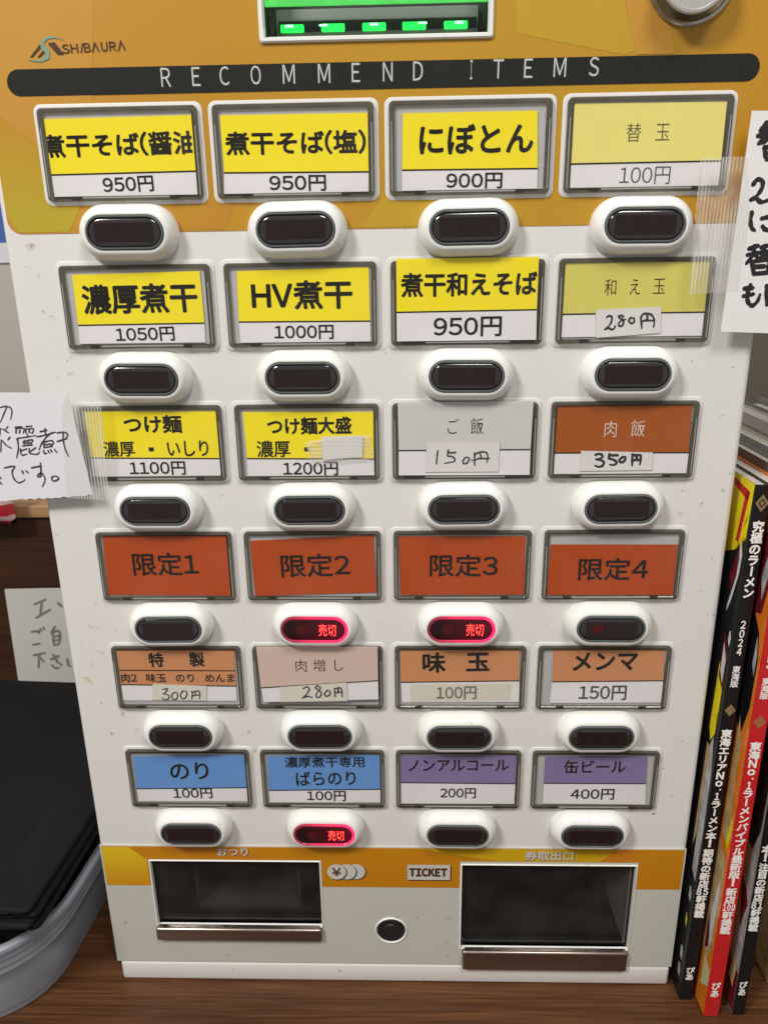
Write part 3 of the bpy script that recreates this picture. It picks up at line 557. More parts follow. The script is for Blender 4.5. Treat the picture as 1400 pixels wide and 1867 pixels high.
def circle(r, n=40):
    return [(r * math.cos(2 * math.pi * i / n), r * math.sin(2 * math.pi * i / n)) for i in range(n)]

def loft(bm, rings, cap_first=False, cap_last=False, closed=False):
    """rings: list of (points in x,z ; y)."""
    vs = [[bm.verts.new((x, y, z)) for x, z in pts] for pts, y in rings]
    n = len(vs[0])
    pairs = list(zip(vs, vs[1:]))
    if closed:
        pairs.append((vs[-1], vs[0]))
    for a, b in pairs:
        for i in range(n):
            bm.faces.new((a[i], a[(i + 1) % n], b[(i + 1) % n], b[i]))
    if cap_first: bm.faces.new(vs[0])
    if cap_last: bm.faces.new(vs[-1])

def lofted(name, rings, material, parent=None, loc=None, smooth=35, **kw):
    bm = bmesh.new()
    loft(bm, rings, **kw)
    return finish(bm, name, material, parent, loc, smooth)

def holed_slab(name, xs, zs, holes, y0, y1, material, parent=None, back=False):
    """Slab in the face plane with rectangular openings; holes are index cells (i, j)."""
    bm = bmesh.new()
    full = lambda i, j: 0 <= i < len(xs) - 1 and 0 <= j < len(zs) - 1 and (i, j) not in holes
    V = {}
    def v(i, j, y):
        k = (i, j, y)
        if k not in V: V[k] = bm.verts.new((xs[i], y, zs[j]))
        return V[k]
    for i in range(len(xs) - 1):
        for j in range(len(zs) - 1):
            if not full(i, j): continue
            bm.faces.new((v(i, j, y0), v(i + 1, j, y0), v(i + 1, j + 1, y0), v(i, j + 1, y0)))
            if back: bm.faces.new((v(i, j, y1), v(i + 1, j, y1), v(i + 1, j + 1, y1), v(i, j + 1, y1)))
            for di, dj, a, b in ((-1, 0, (i, j), (i, j + 1)), (1, 0, (i + 1, j), (i + 1, j + 1)), (0, -1, (i, j), (i + 1, j)), (0, 1, (i, j + 1), (i + 1, j + 1))):
                if not full(i + di, j + dj):
                    bm.faces.new((v(*a, y0), v(*b, y0), v(*b, y1), v(*a, y1)))
    return finish(bm, name, material, parent)

# ------------------------------------------------------------------ lettering: glyphs of the built-in font as flat ink
WIDE = {c: chr(ord(c) + 0xFEE0) for c in 'ABCDEFGHIJKLMNOPQRSTUVWXYZabcdefghijklmnopqrstuvwxyz0123456789().!'}
GLYPHS = {}
def load_glyphs(chars, thin):
    tmp = []
    for ch in chars:
        c = bpy.data.curves.new('glyph', 'FONT')
        c.body = WIDE.get(ch, ch)
        c.size = 1
        c.resolution_u = 3
        c.fill_mode = 'FRONT'
        c.offset = -.011 if thin else 0
        o = bpy.data.objects.new('glyph', c)
        COL.objects.link(o)
        tmp.append((ch, o))
    bpy.context.view_layer.update()
    dg = bpy.context.evaluated_depsgraph_get()
    for ch, o in tmp:
        e = o.evaluated_get(dg)
        me = e.to_mesh()
        vs = [(v.co.x, v.co.y) for v in me.vertices]
        fs = [tuple(p.vertices) for p in me.polygons]
        e.to_mesh_clear()
        GLYPHS[(ch, thin)] = (vs, fs)
    for ch, o in tmp:
        c = o.data
        bpy.data.objects.remove(o)
        bpy.data.curves.remove(c)

def line_of_text(s, thin=False, gap=.09):
    V, F, x = [], [], 0.0
    for ch in s:
        if ch == '\u3000': x += .8; continue
        if ch == ' ': x += .35; continue
        vs, fs = GLYPHS[(ch, thin)]
        if not vs: x += 1; continue
        lo, hi = min(p[0] for p in vs), max(p[0] for p in vs)
        if ch in WIDE:
            off, adv = x - lo + gap / 2, hi - lo + gap
        else:
            off, adv = x, 1.0
        b = len(V)
        V += [(px + off, py) for px, py in vs]
        F += [tuple(i + b for i in f) for f in fs]
        x += adv
    return V, F

def fit(V, cx, cz, w, h, tilt=0):
    x0, x1 = min(p[0] for p in V), max(p[0] for p in V)
    y0, y1 = min(p[1] for p in V), max(p[1] for p in V)
    sx, sy = w / (x1 - x0), h / (y1 - y0)
    ca, sa = math.cos(R(tilt)), math.sin(R(tilt))
    out = []
    for x, y in V:
        a, b = (x - (x0 + x1) / 2) * sx, (y - (y0 + y1) / 2) * sy
        out.append((cx + a * ca - b * sa, cz + a * sa + b * ca))
    return out, math.sqrt(sx * sy)

BOLD = {'b': (.028, 8), 'm': (.015, 6), 's': (.004, 2), 'x': (.042, 8), 'xx': (.075, 8), 'r': (0, 0)}
class Ink:
    def __init__(self): self.v, self.f = [], []
    def put(self, pts, faces, y, em, style):
        r, n = BOLD[style]
        offs = [(0, 0)] + [(r * em * math.cos(2 * math.pi * k / n), r * em * math.sin(2 * math.pi * k / n)) for k in range(n)]
        for k, (dx, dz) in enumerate(offs):
            b = len(self.v)
            self.v += [(x + dx, y - 4e-6 * k, z + dz) for x, z in pts]
            self.f += [tuple(i + b for i in f) for f in faces]
    def text(self, s, cx, cz, w, h, y, tilt=0, style='m', gap=.09):
        V, F = line_of_text(s, style == 's', gap)
        P, em = fit(V, cx, cz, w, h, tilt)
        self.put(P, F, y, em, style)
        return self
    def glyph(self, ch, cx, cz, w, h, y, style='b', rot=0, natural=True):
        """One character in a cell w x h (for writing down a spine)."""
        V, F = GLYPHS[(ch, False)]
        if rot: V = [(.5 + (b - .38), .38 - (a - .5)) for a, b in V]
        if natural:
            P = [(cx + (x - .5) * w, cz + (z - .38) * h) for x, z in V]
        else:
            P, _ = fit(V, cx, cz, w, h)
        self.put(P, F, y, min(w, h), style)
    def stroke(self, pts, width, y, jitter=.12):
        p = [Vector(q) for q in pts]
        if len(p) > 2:
            q = []
            e = [p[0] * 2 - p[1]] + p + [p[-1] * 2 - p[-2]]
            for i in range(1, len(e) - 2):
                for k in range(6):
                    t = k / 6
                    q.append(.5 * ((2 * e[i]) + (e[i + 1] - e[i - 1]) * t + (2 * e[i - 1] - 5 * e[i] + 4 * e[i + 1] - e[i + 2]) * t * t + (3 * e[i] - e[i - 1] - 3 * e[i + 1] + e[i + 2]) * t ** 3))
            q.append(p[-1])
            p = q
        n = len(p)
        b = len(self.v)
        ph = random.random() * 6
        for i, c in enumerate(p):
            d = (p[min(i + 1, n - 1)] - p[max(i - 1, 0)])
            d = d.normalized() if d.length > 1e-9 else Vector((1, 0))
            s = Vector((-d.y, d.x)) * width / 2 * (1 + jitter * math.sin(ph + i * .9)) * (1.0 if i < n * .6 else 1.0 - .35 * (i / n - .6) / .4)
            self.v += [(c.x + s.x, y, c.y + s.y), (c.x - s.x, y, c.y - s.y)]
        for i in range(n - 1):
            k = b + 2 * i
            self.f.append((k, k + 1, k + 3, k + 2))
        for c in (p[0], p[-1]):
            b = len(self.v)
            rr = width / 2 * (1 if c is p[0] else .7)
            self.v += [(c.x + rr * math.cos(a * math.pi / 4), y - 2e-6, c.y + rr * math.sin(a * math.pi / 4)) for a in range(8)]
            self.f.append(tuple(range(b, b + 8)))
    def build(self, name, material, parent=None, origin=None):
        me = bpy.data.meshes.new(name)
        me.from_pydata(self.v, [], self.f)
        return link(name, me, material, parent)

def handwriting(name, key, y, material, parent):
    ink = Ink()
    for k, (pts, w) in enumerate(HAND[key]):
        ink.stroke(mm(pts), w / 1000, y - 3e-6 * k)
    return ink.build(name, material, parent)

EXTRA = 'RECOMMEND ITEMSTICKETSHIBAURAおつり券取出口売切ぴあ究極のラーメン2024東海版◆エリアNo.1本!期待新店85軒掲載バイブル最100注目81¥枚'
load_glyphs(sorted(set(''.join(t[0] for l in LABELS for t in l[5]) + EXTRA) - set(' \u3000')), False)
load_glyphs(sorted(set(''.join(t[0] for l in LABELS for t in l[5] if t[6] == 's')) - set(' \u3000')), True)
M['mag_clear'] = mat('clear_film_tab', (.55, .55, .55), rough=.3)
# ================================================================== THE SETTING
bm = bmesh.new()
add_box(bm, -1.3, 1.3, -.33, .9, -.04, 0)
tag(finish(bm, 'counter', M['counter']), kind='structure', label='dark brown wood grain counter top')
box('wall', -2.0, 2.0, .90, .94, -.04, 1.6, M['wall'])
tag(bpy.data.objects['wall'], kind='structure', label='plain beige wall behind the counter')

# ================================================================== THE TICKET MACHINE
tm = empty('ticket_machine', (0, 0, 0), 'white and orange meal ticket vending machine with rows of menu buttons', 'ticket machine')
XL, XR, ZT, DEPTH = -.1705, .1690, .62, .24
# openings: change tray, ticket slot, coin display
CH = (-.1412, -.0422, .0440, .0922)
TK = (.0410, .1408, .0285, .0908)
DP = (-.0478, .0443, .5125, .5500)
xs = sorted([XL + .003, XR - .003, CH[0], CH[1], TK[0], TK[1], DP[0], DP[1]])
zs = sorted([.0, CH[2], CH[3], TK[2], TK[3], DP[2], DP[3], ZT])
holes = set()
for i in range(len(xs) - 1):
    for j in range(len(zs) - 1):
        cx, cz = (xs[i] + xs[i + 1]) / 2, (zs[j] + zs[j + 1]) / 2
        for a in (CH, TK, DP):
            if a[0] < cx < a[1] and a[2] < cz < a[3]: holes.add((i, j))
holed_slab('front_panel', xs, [max(z, .0150) for z in zs], holes, 0, .0012, M['steel'], tm)
# sides, top and back with softly rounded front corners
prof = [(XL + .003, .0)]
for k in range(1, 7):
    a = R(90 * k / 6)
    prof.append((XL + .003 - .003 * math.sin(a), .003 - .003 * math.cos(a)))
prof.append((XL, DEPTH))
prof.append((XR, DEPTH))
for k in range(7):
    a = R(90 - 90 * k / 6)
    prof.append((XR - .003 + .003 * math.sin(a), .003 - .003 * math.cos(a)))
bm = bmesh.new()
lo = [bm.verts.new((x, y, .0150)) for x, y in prof]
hi = [bm.verts.new((x, y, ZT)) for x, y in prof]
for i in range(len(prof) - 1):
    bm.faces.new((lo[i], lo[i + 1], hi[i + 1], hi[i]))
bm.faces.new(hi)
bm.faces.new(lo)
finish(bm, 'cabinet', M['steel'], tm, smooth=35)
box('plinth', -.1685, .1680, -.0006, DEPTH - .002, 0, .0148, M['plinth'], tm, bevel=.0022)

# -------- upper orange print
OR = (.56, .255, .030)
up = ramp_mat('orange_print_upper', [(0, (.535, .255, .036)), (.28, (.495, .250, .020)), (.55, (.505, .272, .020)), (.8, (.50, .270, .020)), (1, (.495, .245, .018))], 0, -.17, .17, .33)
ZS = .4377
rim = .0009
r_ = .006
st = []
for cx, cz, a0 in ((.1655 - r_, ZS + r_, -90), (.1655 - r_, .60 - r_, 0), (-.1675 + r_, .60 - r_, 90), (-.1675 + r_, ZS + r_, 180)):
    for i in range(6):
        a = R(a0 + 18 * i)
        st.append((cx + r_ * math.cos(a), cz + r_ * math.sin(a)))
# the print leaves the display opening free: four strips around it
xs2 = [-.1675, DP[0] - .0015, DP[1] + .0015, .1655]
bm = bmesh.new()
def hull(pts): prism(bm, pts, -.00022, -.00002)
left = [p for p in st if p[0] < DP[0]]
right = [p for p in st if p[0] > DP[1]]
hull([(xs2[1], ZS), (xs2[1], .60)] + left)
hull([(xs2[2], .60), (xs2[2], ZS)] + right)
hull([(xs2[1], ZS), (xs2[2], ZS), (xs2[2], DP[2] - .0015), (xs2[1], DP[2] - .0015)])
sticker = finish(bm, 'upper_sticker', up, tm)
A1 = ramp_mat('print_yellow_green', [(0, (.46, .375, .028)), (1, (.50, .27, .022))], 2, .437, .48, .33)
A2 = mat('print_light_orange', (.54, .272, .038), rough=.33, var=.04)
A3 = mat('print_lemon', (.515, .315, .025), rough=.33, var=.05)
A4 = mat('print_deep_orange', (.51, .240, .026), rough=.33, var=.04)
def art(pts, m, y=-.00026, par=None):
    sheet('print_shape', mm(pts), y, .00004, m, par or sticker)
art([(-167.2, 446), (-163, 438.4), (-140, 438.4), (-131.5, 452), (-150, 474), (-167.2, 488)], A1)
art([(-167.2, 488.3), (-150, 474.3), (-131.5, 452.3), (-126, 470), (-117, 530), (-115, 560), (-167.2, 560)], A2)
art([(-167.2, 520), (-148, 540), (-147, 590), (-167.2, 590)], A4, -.00031)
art([(-86, 438.4), (-70, 438.4), (-64, 452), (-77, 452)], A4)
art([(-10, 438.4), (14, 438.4), (44, 452), (2, 452)], A3)
art([(56, 512), (100, 503.4), (105, 505), (96, 530), (70, 560), (52, 560)], A3)
art([(105, 503.4), (121, 503.4), (112, 530), (97, 530)], A2, -.00036)
art([(140, 438.4), (165, 446), (165, 470), (150, 452)], A4)

# -------- title bar with its lettering
zc, zh = .4978, .0102
bar = lofted('title_bar', [(stadium(.3142, zh), -.0003), (stadium(.3142, zh), -.00045)], M['bar'], tm, (-.0011, 0, zc), cap_first=True, cap_last=True)
ink = Ink()
for ch, x in zip('RECOMMENDITEMS', (-90.4, -77.6, -65.6, -52.4, -38.5, -23.7, -10.4, 2.9, 15.5, 37.6, 48.8, 61.2, 74.2, 88.2)):
    w = {'M': 5.1, 'I': .95, 'O': 4.3, 'E': 3.5, 'T': 4.2}.get(ch, 4.1)
    ink.text(ch, x / 1000, .4990 + x * 3e-6, w / 1000, .0071, -.00047, -.5, 'r')
ink.build('title_lettering', M['silverink'], bar).location = (.0011, 0, -zc)

# -------- maker's logo
logo = Ink()
for s, x0, x1 in (('S', -132.9, -129.8), ('H', -129.2, -126.2), ('B', -123.6, -120.9), ('U', -116.4, -113.7), ('R', -112.9, -110.1)):
    logo.text(s, (x0 + x1) / 2000, .5100 + ((x0 + x1) / 2 + 133) * 3.2e-5, (x1 - x0) / 1000, .0033, -.0005, .6, 'm')
for pts in ([(-125.0, 508.6), (-124.0, 511.9)], [(-120.2, 508.8), (-118.9, 512.0), (-117.5, 508.9)], [(-109.2, 509.1), (-107.9, 512.4), (-106.4, 509.2)]):
    for a, b in zip(pts, pts[1:]):
        logo.stroke(mm([a, b]), .00055, -.0005, 0)
lo_ob = logo.build('logo_lettering', M['brownink'], tm)
sheet('logo_stroke', mm([(-147.0, 507.2), (-145.9, 507.2), (-141.2, 511.2), (-141.8, 511.8), (-142.4, 511.6)]), -.0005, .00003, M['brownink'], lo_ob)
sheet('logo_stroke', mm([(-143.8, 507.2), (-142.7, 507.2), (-139.8, 509.3), (-140.0, 510.0), (-140.8, 509.8)]), -.0005, .00003, M['brownink'], lo_ob)
sheet('logo_stroke', mm([(-138.4, 512.4), (-135.6, 512.6), (-132.3, 508.0), (-135.0, 508.0), (-138.2, 511.6)]), -.0005, .00003, M['brownink'], lo_ob)
sw = []
cen = [(-148.2, 506.6, .15), (-145.5, 505.9, .5), (-142.2, 505.9, 1.0), (-139.4, 507.2, 1.9), (-139.2, 509.2, 2.1), (-140.8, 511.2, 2.1), (-140.6, 513.2, 1.7), (-138.2, 514.3, .9), (-135.0, 514.4, .6), (-131.6, 513.4, .12)]
for i, (x, z, w) in enumerate(cen):
    a, b = cen[max(0, i - 1)], cen[min(len(cen) - 1, i + 1)]
    d = Vector((b[0] - a[0], b[1] - a[1])).normalized()
    sw.append(((x - d.y * w / 2, z + d.x * w / 2), (x + d.y * w / 2, z - d.x * w / 2)))
bm = bmesh.new()
vv = [[bm.verts.new((p[0] / 1000, -.00056, p[1] / 1000)) for p in pr] for pr in sw]
for a, b in zip(vv, vv[1:]):
    bm.faces.new((a[0], a[1], b[1], b[0]))
finish(bm, 'logo_swoosh', M['teal'], lo_ob)

# -------- coin display window with green lamps
dw = DP[1] - DP[0]
dcx, dcz = (DP[0] + DP[1]) / 2, (DP[2] + DP[3]) / 2
dh = DP[3] - DP[2]
disp = lofted('display_window', [(roundrect(dw + .0042, dh + .0042, .0012), 0), (roundrect(dw + .0042, dh + .0042, .0012), -.0010), (roundrect(dw + .0030, dh + .0030, .001), -.0016),
                                 (roundrect(dw + .0008, dh + .0008, .0008), -.0016), (roundrect(dw - .0004, dh - .0004, .0006), .0012)], M['white_plastic'], tm, (dcx, 0, dcz))
def cavity(name, a, depth, material, parent, off=(0, 0, 0), taper=0.0):
    x0, x1, z0, z1 = a
    bm = bmesh.new()
    f = [bm.verts.new((x - off[0], .0006, z - off[2])) for x, z in ((x0, z0), (x1, z0), (x1, z1), (x0, z1))]
    b = [bm.verts.new((x - off[0], depth, z - off[2])) for x, z in ((x0 + taper, z0), (x1 - taper, z0), (x1 - taper, z1), (x0 + taper, z1))]
    bm.faces.new(b)
    for i in range(4):
        bm.faces.new((f[i], f[(i + 1) % 4], b[(i + 1) % 4], b[i]))
    return finish(bm, name, material, parent)
off = (dcx, 0, dcz)
cavity('display_cavity', DP, .016, M['darkgrey'], disp, off)
def dbox(name, x0, x1, y0, y1, z0, z1, m, bevel=0):
    return box(name, x0 - dcx, x1 - dcx, y0, y1, z0 - dcz, z1 - dcz, m, disp, bevel)
dbox('display_step', DP[0] + .003, DP[1] - .003, .0132, .0158, DP[2] + .0002, .5262, M['midgrey'], .0004)
dbox('lamp_slot', -.0435, .0405, .0126, .0140, .5176, .5216, M['black'])
dbox('display_sill', DP[0] + .0002, DP[1] - .0002, .0010, .0155, DP[2] - .0006, DP[2] + .0005, M['white_plastic'])
bm = bmesh.new()
for x in (DP[0] + .0003, DP[1] - .0003):
    pass
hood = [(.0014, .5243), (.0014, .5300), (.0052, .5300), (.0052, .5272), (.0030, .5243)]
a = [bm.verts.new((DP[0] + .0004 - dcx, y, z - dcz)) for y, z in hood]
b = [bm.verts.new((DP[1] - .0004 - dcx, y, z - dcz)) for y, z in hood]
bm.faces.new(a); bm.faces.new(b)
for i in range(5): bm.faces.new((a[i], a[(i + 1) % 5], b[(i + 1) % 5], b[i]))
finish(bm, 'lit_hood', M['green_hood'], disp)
for k, x in enumerate((-.0378, -.0204, -.0029, .0141, .0317)):
    l = dbox('green_lamp', x - .0050, x + .0050, .0116, .0130, .5172, .5202, M['green'], .0005)
    hx = (-.0012, -.0040, .0, .0036, .0014)[k]
    box('lamp_core', x + hx - .0018 - dcx, x + hx + .0018 - dcx, .0112, .0118, .5190 - dcz + .0002 * (k % 2), .5199 - dcz, M['green_hot'], l, .0002)

# -------- coin return knob
kn = lofted('coin_return_knob', [(circle(.0181), 0), (circle(.0181), -.0016), (circle(.0176), -.0022), (circle(.0166), -.0022), (circle(.0160), -.0012), (circle(.0070), .0004)], M['chrome'], tm, (.1249, 0, .5308), cap_last=True)
lofted('knob_dish', [(circle(.0161), -.0013), (circle(.0125), -.0006), (circle(.0060), -.0004)], M['dish'], kn, cap_last=True)
lofted('knob_stem', [(circle(.0085), -.0004), (circle(.0085), -.0070)], M['dish'], kn, (-.0010, 0, -.0024))
lofted('knob_cap', [(circle(.0085), -.0068), (circle(.0118), -.0074), (circle(.0130), -.0086), (circle(.0132), -.0098), (circle(.0128), -.0106), (circle(.0118), -.0109), (circle(.0115), -.0104), (circle(.0060), -.0110)], mat('satin_knob', (.60, .58, .56), rough=.3, metal=.35, var=.06), kn, (-.0014, 0, -.0028), cap_last=True, smooth=30)

# -------- menu label holders
LW, LH = .0687, .0372
def label_z(r): return .2775 - (r - 4) * .06395
def label_x(c): return (c - 2.5) * .075
fr = bmesh.new()
ow, oh, iw, ih = LW, LH, LW - .0048, LH - .0038
loft(fr, [(roundrect(ow, oh, .0021), -.0004), (roundrect(ow, oh, .0021), -.0019), (roundrect(ow - .0008, oh - .0008, .0018), -.0025),
          (roundrect(iw + .0012, ih + .0010, .0010), -.0024), (roundrect(iw, ih, .0006), -.0019), (roundrect(iw, ih, .0006), -.0004)])
bmesh.ops.recalc_face_normals(fr, faces=fr.faces[:])
frame_me = bpy.data.meshes.new('label_holder'); fr.to_mesh(frame_me); fr.free()
rm = bmesh.new()
loft(rm, [(roundrect(ow + .0040, oh + .0034, .0034), -.00002), (roundrect(ow + .0037, oh + .0031, .0032), -.0004), (roundrect(ow + .0030, oh + .0024, .0028), -.0005), (roundrect(iw - .0004, ih - .0004, .0006), -.0005)])
bmesh.ops.recalc_face_normals(rm, faces=rm.faces[:])
rim_me = bpy.data.meshes.new('rim'); rm.to_mesh(rim_me); rm.free()
pb = bmesh.new(); add_box(pb, -iw / 2, iw / 2, -.0008, -.0004, -ih / 2, ih / 2)
back_me = bpy.data.meshes.new('backing'); pb.to_mesh(back_me); pb.free()
pb = bmesh.new(); add_box(pb, -iw / 2 + .0001, iw / 2 - .0001, -.0022, -.0020, -ih / 2 + .0001, ih / 2 - .0001)
bmesh.ops.recalc_face_normals(pb, faces=pb.faces[:])
cover_me = bpy.data.meshes.new('clear_cover'); pb.to_mesh(cover_me); pb.free()
def small_box(name, *a):
    b = bmesh.new(); add_box(b, *a)
    bmesh.ops.recalc_face_normals(b, faces=b.faces[:])
    me = bpy.data.meshes.new(name); b.to_mesh(me); b.free()
    return me
# painted reflection strips on the snap-in frame's sides; moulded lower rail, dark end notches
side_glint_me = small_box('side_glint', -.00022, .00022, -.00262, -.0023, -LH / 2 + .002, LH / 2 - .008)
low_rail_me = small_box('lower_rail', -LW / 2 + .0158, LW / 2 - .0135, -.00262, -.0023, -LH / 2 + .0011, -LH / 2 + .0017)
notch_me = small_box('notch', -.0020, .0020, -.00266, -.0022, -LH / 2 + .0004, -LH / 2 + .0020)
for r, c, desc, bands, lines, texts, slips in LABELS:
    ox, oz = label_x(c), label_z(r)
    h = link('label_holder', frame_me, M['frame'], tm, (ox, 0, oz), smooth=35)
    h['label'] = desc
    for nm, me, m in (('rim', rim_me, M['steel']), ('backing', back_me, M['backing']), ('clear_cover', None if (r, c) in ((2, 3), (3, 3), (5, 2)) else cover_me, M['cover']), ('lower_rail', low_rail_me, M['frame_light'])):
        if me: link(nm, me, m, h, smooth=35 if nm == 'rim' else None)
    for sx in (-1, 1):
        link('side_glint', side_glint_me, M['frame_light'], h, (sx * (LW / 2 - .0011), 0, 0))
        link('notch', notch_me, M['frame_dark'], h, (sx * (LW / 2 - .0126), 0, 0))
    loose = (r, c) in ((2, 3), (3, 3), (5, 2))     # these inserts have ridden up in front of the frame's top bar
    fw = -.0017 if loose else 0
    ztop = LH / 2 + .0008 if loose else ih / 2 - .0002
    loc = lambda pts: [(max(-iw / 2 + .0002, min(iw / 2 - .0002, x / 1000 - ox)), max(-ih / 2 + .0002, min(ztop, z / 1000 - oz))) for x, z in pts]
    if loose:
        sheet('loose_cover', [(-iw / 2 + .0003, -ih / 2 + .001), (iw / 2 - .0004, -ih / 2 + .001), (iw / 2 - .0004, LH / 2 + .0010), (-iw / 2 + .0003, LH / 2 + .0006)], -.0039, .0002, M['cover'], h)
    for k, (col, pts) in enumerate(bands):
        sheet('price_strip' if col == 'white' else 'name_card', loc(pts), fw - .0012 - .00004 * k, .00012, M[col], h)
    for k, (a, b) in enumerate(lines):
        (x0, z0), (x1, z1) = loc([a, b])
        sheet('divider_line', [(x0, z0 - .0003), (x1, z1 - .0003), (x1, z1 + .0003), (x0, z0 + .0003)], fw - .00142, .00003, M['ink'], h)
    inks = {}
    for s, x, z, w, hh, tilt, style, col in texts:
        ik = inks.setdefault(col, Ink())
        ik.text(s, x / 1000 - ox, z / 1000 - oz, w / 1000, hh / 1000, fw - .00148, tilt, style)
    for col, ik in inks.items():
        if (r, c) == (1, 1):   # the soy sauce card is cut at the frame on both sides
            mid_ = sum(v[0] for v in ik.v) / len(ik.v)
            ik.v = [((x - mid_) * (1.03 if z > -.008 else 1) + mid_, y, z) for x, y, z in ik.v]
        lt = ik.build('lettering', M[col], h)
        if (r, c) == (1, 1):
            bm = bmesh.new(); bm.from_mesh(lt.data)
            for px, nx in ((-.0316, -1), (.0311, 1)):
                bmesh.ops.bisect_plane(bm, geom=bm.verts[:] + bm.edges[:] + bm.faces[:], plane_co=(px, 0, 0), plane_no=(nx, 0, 0), clear_outer=True)
            bm.to_mesh(lt.data); bm.free()
    for col, pts in slips:
        q = loc(pts)
        sheet('tape_patch' if col == 'tapepatch' else 'price_slip', q, fw - .0017, .00012, M[col], h)
    key = 'slip_%d_%d' % (r, c)
    if key in HAND:
        ob = handwriting('handwriting', key, fw - .00190, M['drypen'] if key in ('slip_3_3', 'slip_5_1', 'slip_5_2') else M['pen'], h)
        ob.location = (-ox, 0, -oz)
    if (r, c) == (3, 2):
        q = lambda pts: [(x / 1000 - ox, z / 1000 - oz) for x, z in pts]
        sheet('paper_patch', q([(-30.7, 344.5), (-11.0, 344.9), (-11.5, 334.4), (-30.5, 333.2)]), -.00228, .00012, M['slip'], h)
        sheet('tape_patch', q([(-38.3, 341.9), (-34, 342.9), (-29, 342.9), (-7.6, 345.4), (-6.9, 343.6), (-7.2, 341.8), (-6.4, 339.4), (-6.6, 336.2), (-5.7, 333.3), (-20, 331.7), (-37.0, 330.8), (-36.8, 334), (-37.6, 336.4), (-37.2, 339)]), -.00245, .00005, M['tape_h'], h)

# -------- push buttons
BW, BH = .0442, .0242
bz = [(0, 0), (0, .0022), (.0004, .0040), (.0012, .0058), (.0022, .0072), (.0033, .0081), (.0042, .0085), (.0047, .0084), (.0049, .0076), (.0049, .0040)]
bm = bmesh.new()
loft(bm, [(stadium(BW - 2 * i, BH - 2 * i, 16), -y) for i, y in bz])
bmesh.ops.recalc_face_normals(bm, faces=bm.faces[:])
bezel_me = bpy.data.meshes.new('button'); bm.to_mesh(bezel_me); bm.free()
RW, RH = BW - .0098, BH - .0098
def ring_mesh(name, a):
    bm = bmesh.new()
    loft(bm, [(stadium(RW - 2 * i, RH - 2 * i, 16), -y) for i, y in a])
    bmesh.ops.recalc_face_normals(bm, faces=bm.faces[:])
    me = bpy.data.meshes.new(name); bm.to_mesh(me); bm.free()
    return me
ring_me = ring_mesh('lens_ring', [(.0001, .0040), (.0001, .0086), (.0004, .0091), (.0008, .0091), (.0010, .0088)])
lit_ring_me = ring_mesh('lit_ring', [(-.0002, .0040), (-.0002, .0084), (.0003, .0091), (.0010, .0091), (.0014, .0086)])
groove_me = ring_mesh('ring_groove', [(.0010, .0088), (.0012, .0083), (.0014, .0083), (.0015, .0088)])
bm = bmesh.new()
loft(bm, [(stadium(RW - 2 * i, RH - 2 * i, 16), -y) for i, y in ((.0014, .0060), (.0014, .0086), (.0018, .0089), (.0024, .00905))], cap_last=True)
bmesh.ops.recalc_face_normals(bm, faces=bm.faces[:])
lens_me = bpy.data.meshes.new('lens'); bm.to_mesh(lens_me); bm.free()
lw, lh = RW - .0064, RH - .0064
win_me = bpy.data.meshes.new('led_window')
bm = bmesh.new(); add_box(bm, -lw / 2 + .001, lw / 2 - .001, -.00909, -.0088, -lh / 2, lh / 2); bm.to_mesh(win_me); bm.free()
def lit_ring_mat():
    m = bpy.data.materials.new('lit_red_ring')
    m.use_nodes = True
    N, L = nt(m)
    p = N['Principled BSDF']
    p.inputs['Base Color'].default_value = (.10, .03, .04, 1)
    p.inputs['Specular IOR Level'].default_value = .3
    p.inputs['Roughness'].default_value = .25
    p.inputs['Emission Color'].default_value = (1, .012, .10, 1)
    tc = N.new('ShaderNodeTexCoord'); sx = N.new('ShaderNodeSeparateXYZ'); mr = N.new('ShaderNodeMapRange')
    L.new(tc.outputs['Object'], sx.inputs[0]); L.new(sx.outputs[0], mr.inputs[0])
    mr.inputs[1].default_value, mr.inputs[2].default_value = -.017, .013
    mr.inputs[3].default_value, mr.inputs[4].default_value = .06, 1.5
    L.new(mr.outputs[0], p.inputs['Emission Strength'])
    return m
M['lit_ring'] = lit_ring_mat()
lit_lens_me = lens_me.copy()
M['lit_lens'] = lit_ring_mat()
q_ = M['lit_lens'].node_tree.nodes
q_['Principled BSDF'].inputs['Base Color'].default_value = (.010, .005, .006, 1)
for k_ in q_:
    if k_.type == 'MAP_RANGE':
        k_.inputs[1].default_value, k_.inputs[2].default_value = -.012, .014
        k_.inputs[3].default_value, k_.inputs[4].default_value = .006, .075
sold = Ink().text('売切', .0068, .0002, .0088, .0068, -.00915, 0, 'r')
sold.v = [(x, y, z) for x, y, z in sold.v]
sold_me = bpy.data.meshes.new('sold_out_text'); sold_me.from_pydata(sold.v, [], sold.f)
dot_bm = bmesh.new(); loft(dot_bm, [(circle(.0026, 20), -.0088), (circle(.0026, 20), -.00912)], cap_last=True)
dot_me = bpy.data.meshes.new('indicator_dot'); dot_bm.to_mesh(dot_me); dot_bm.free()
LIT = {(4, 2), (4, 3), (6, 2)}
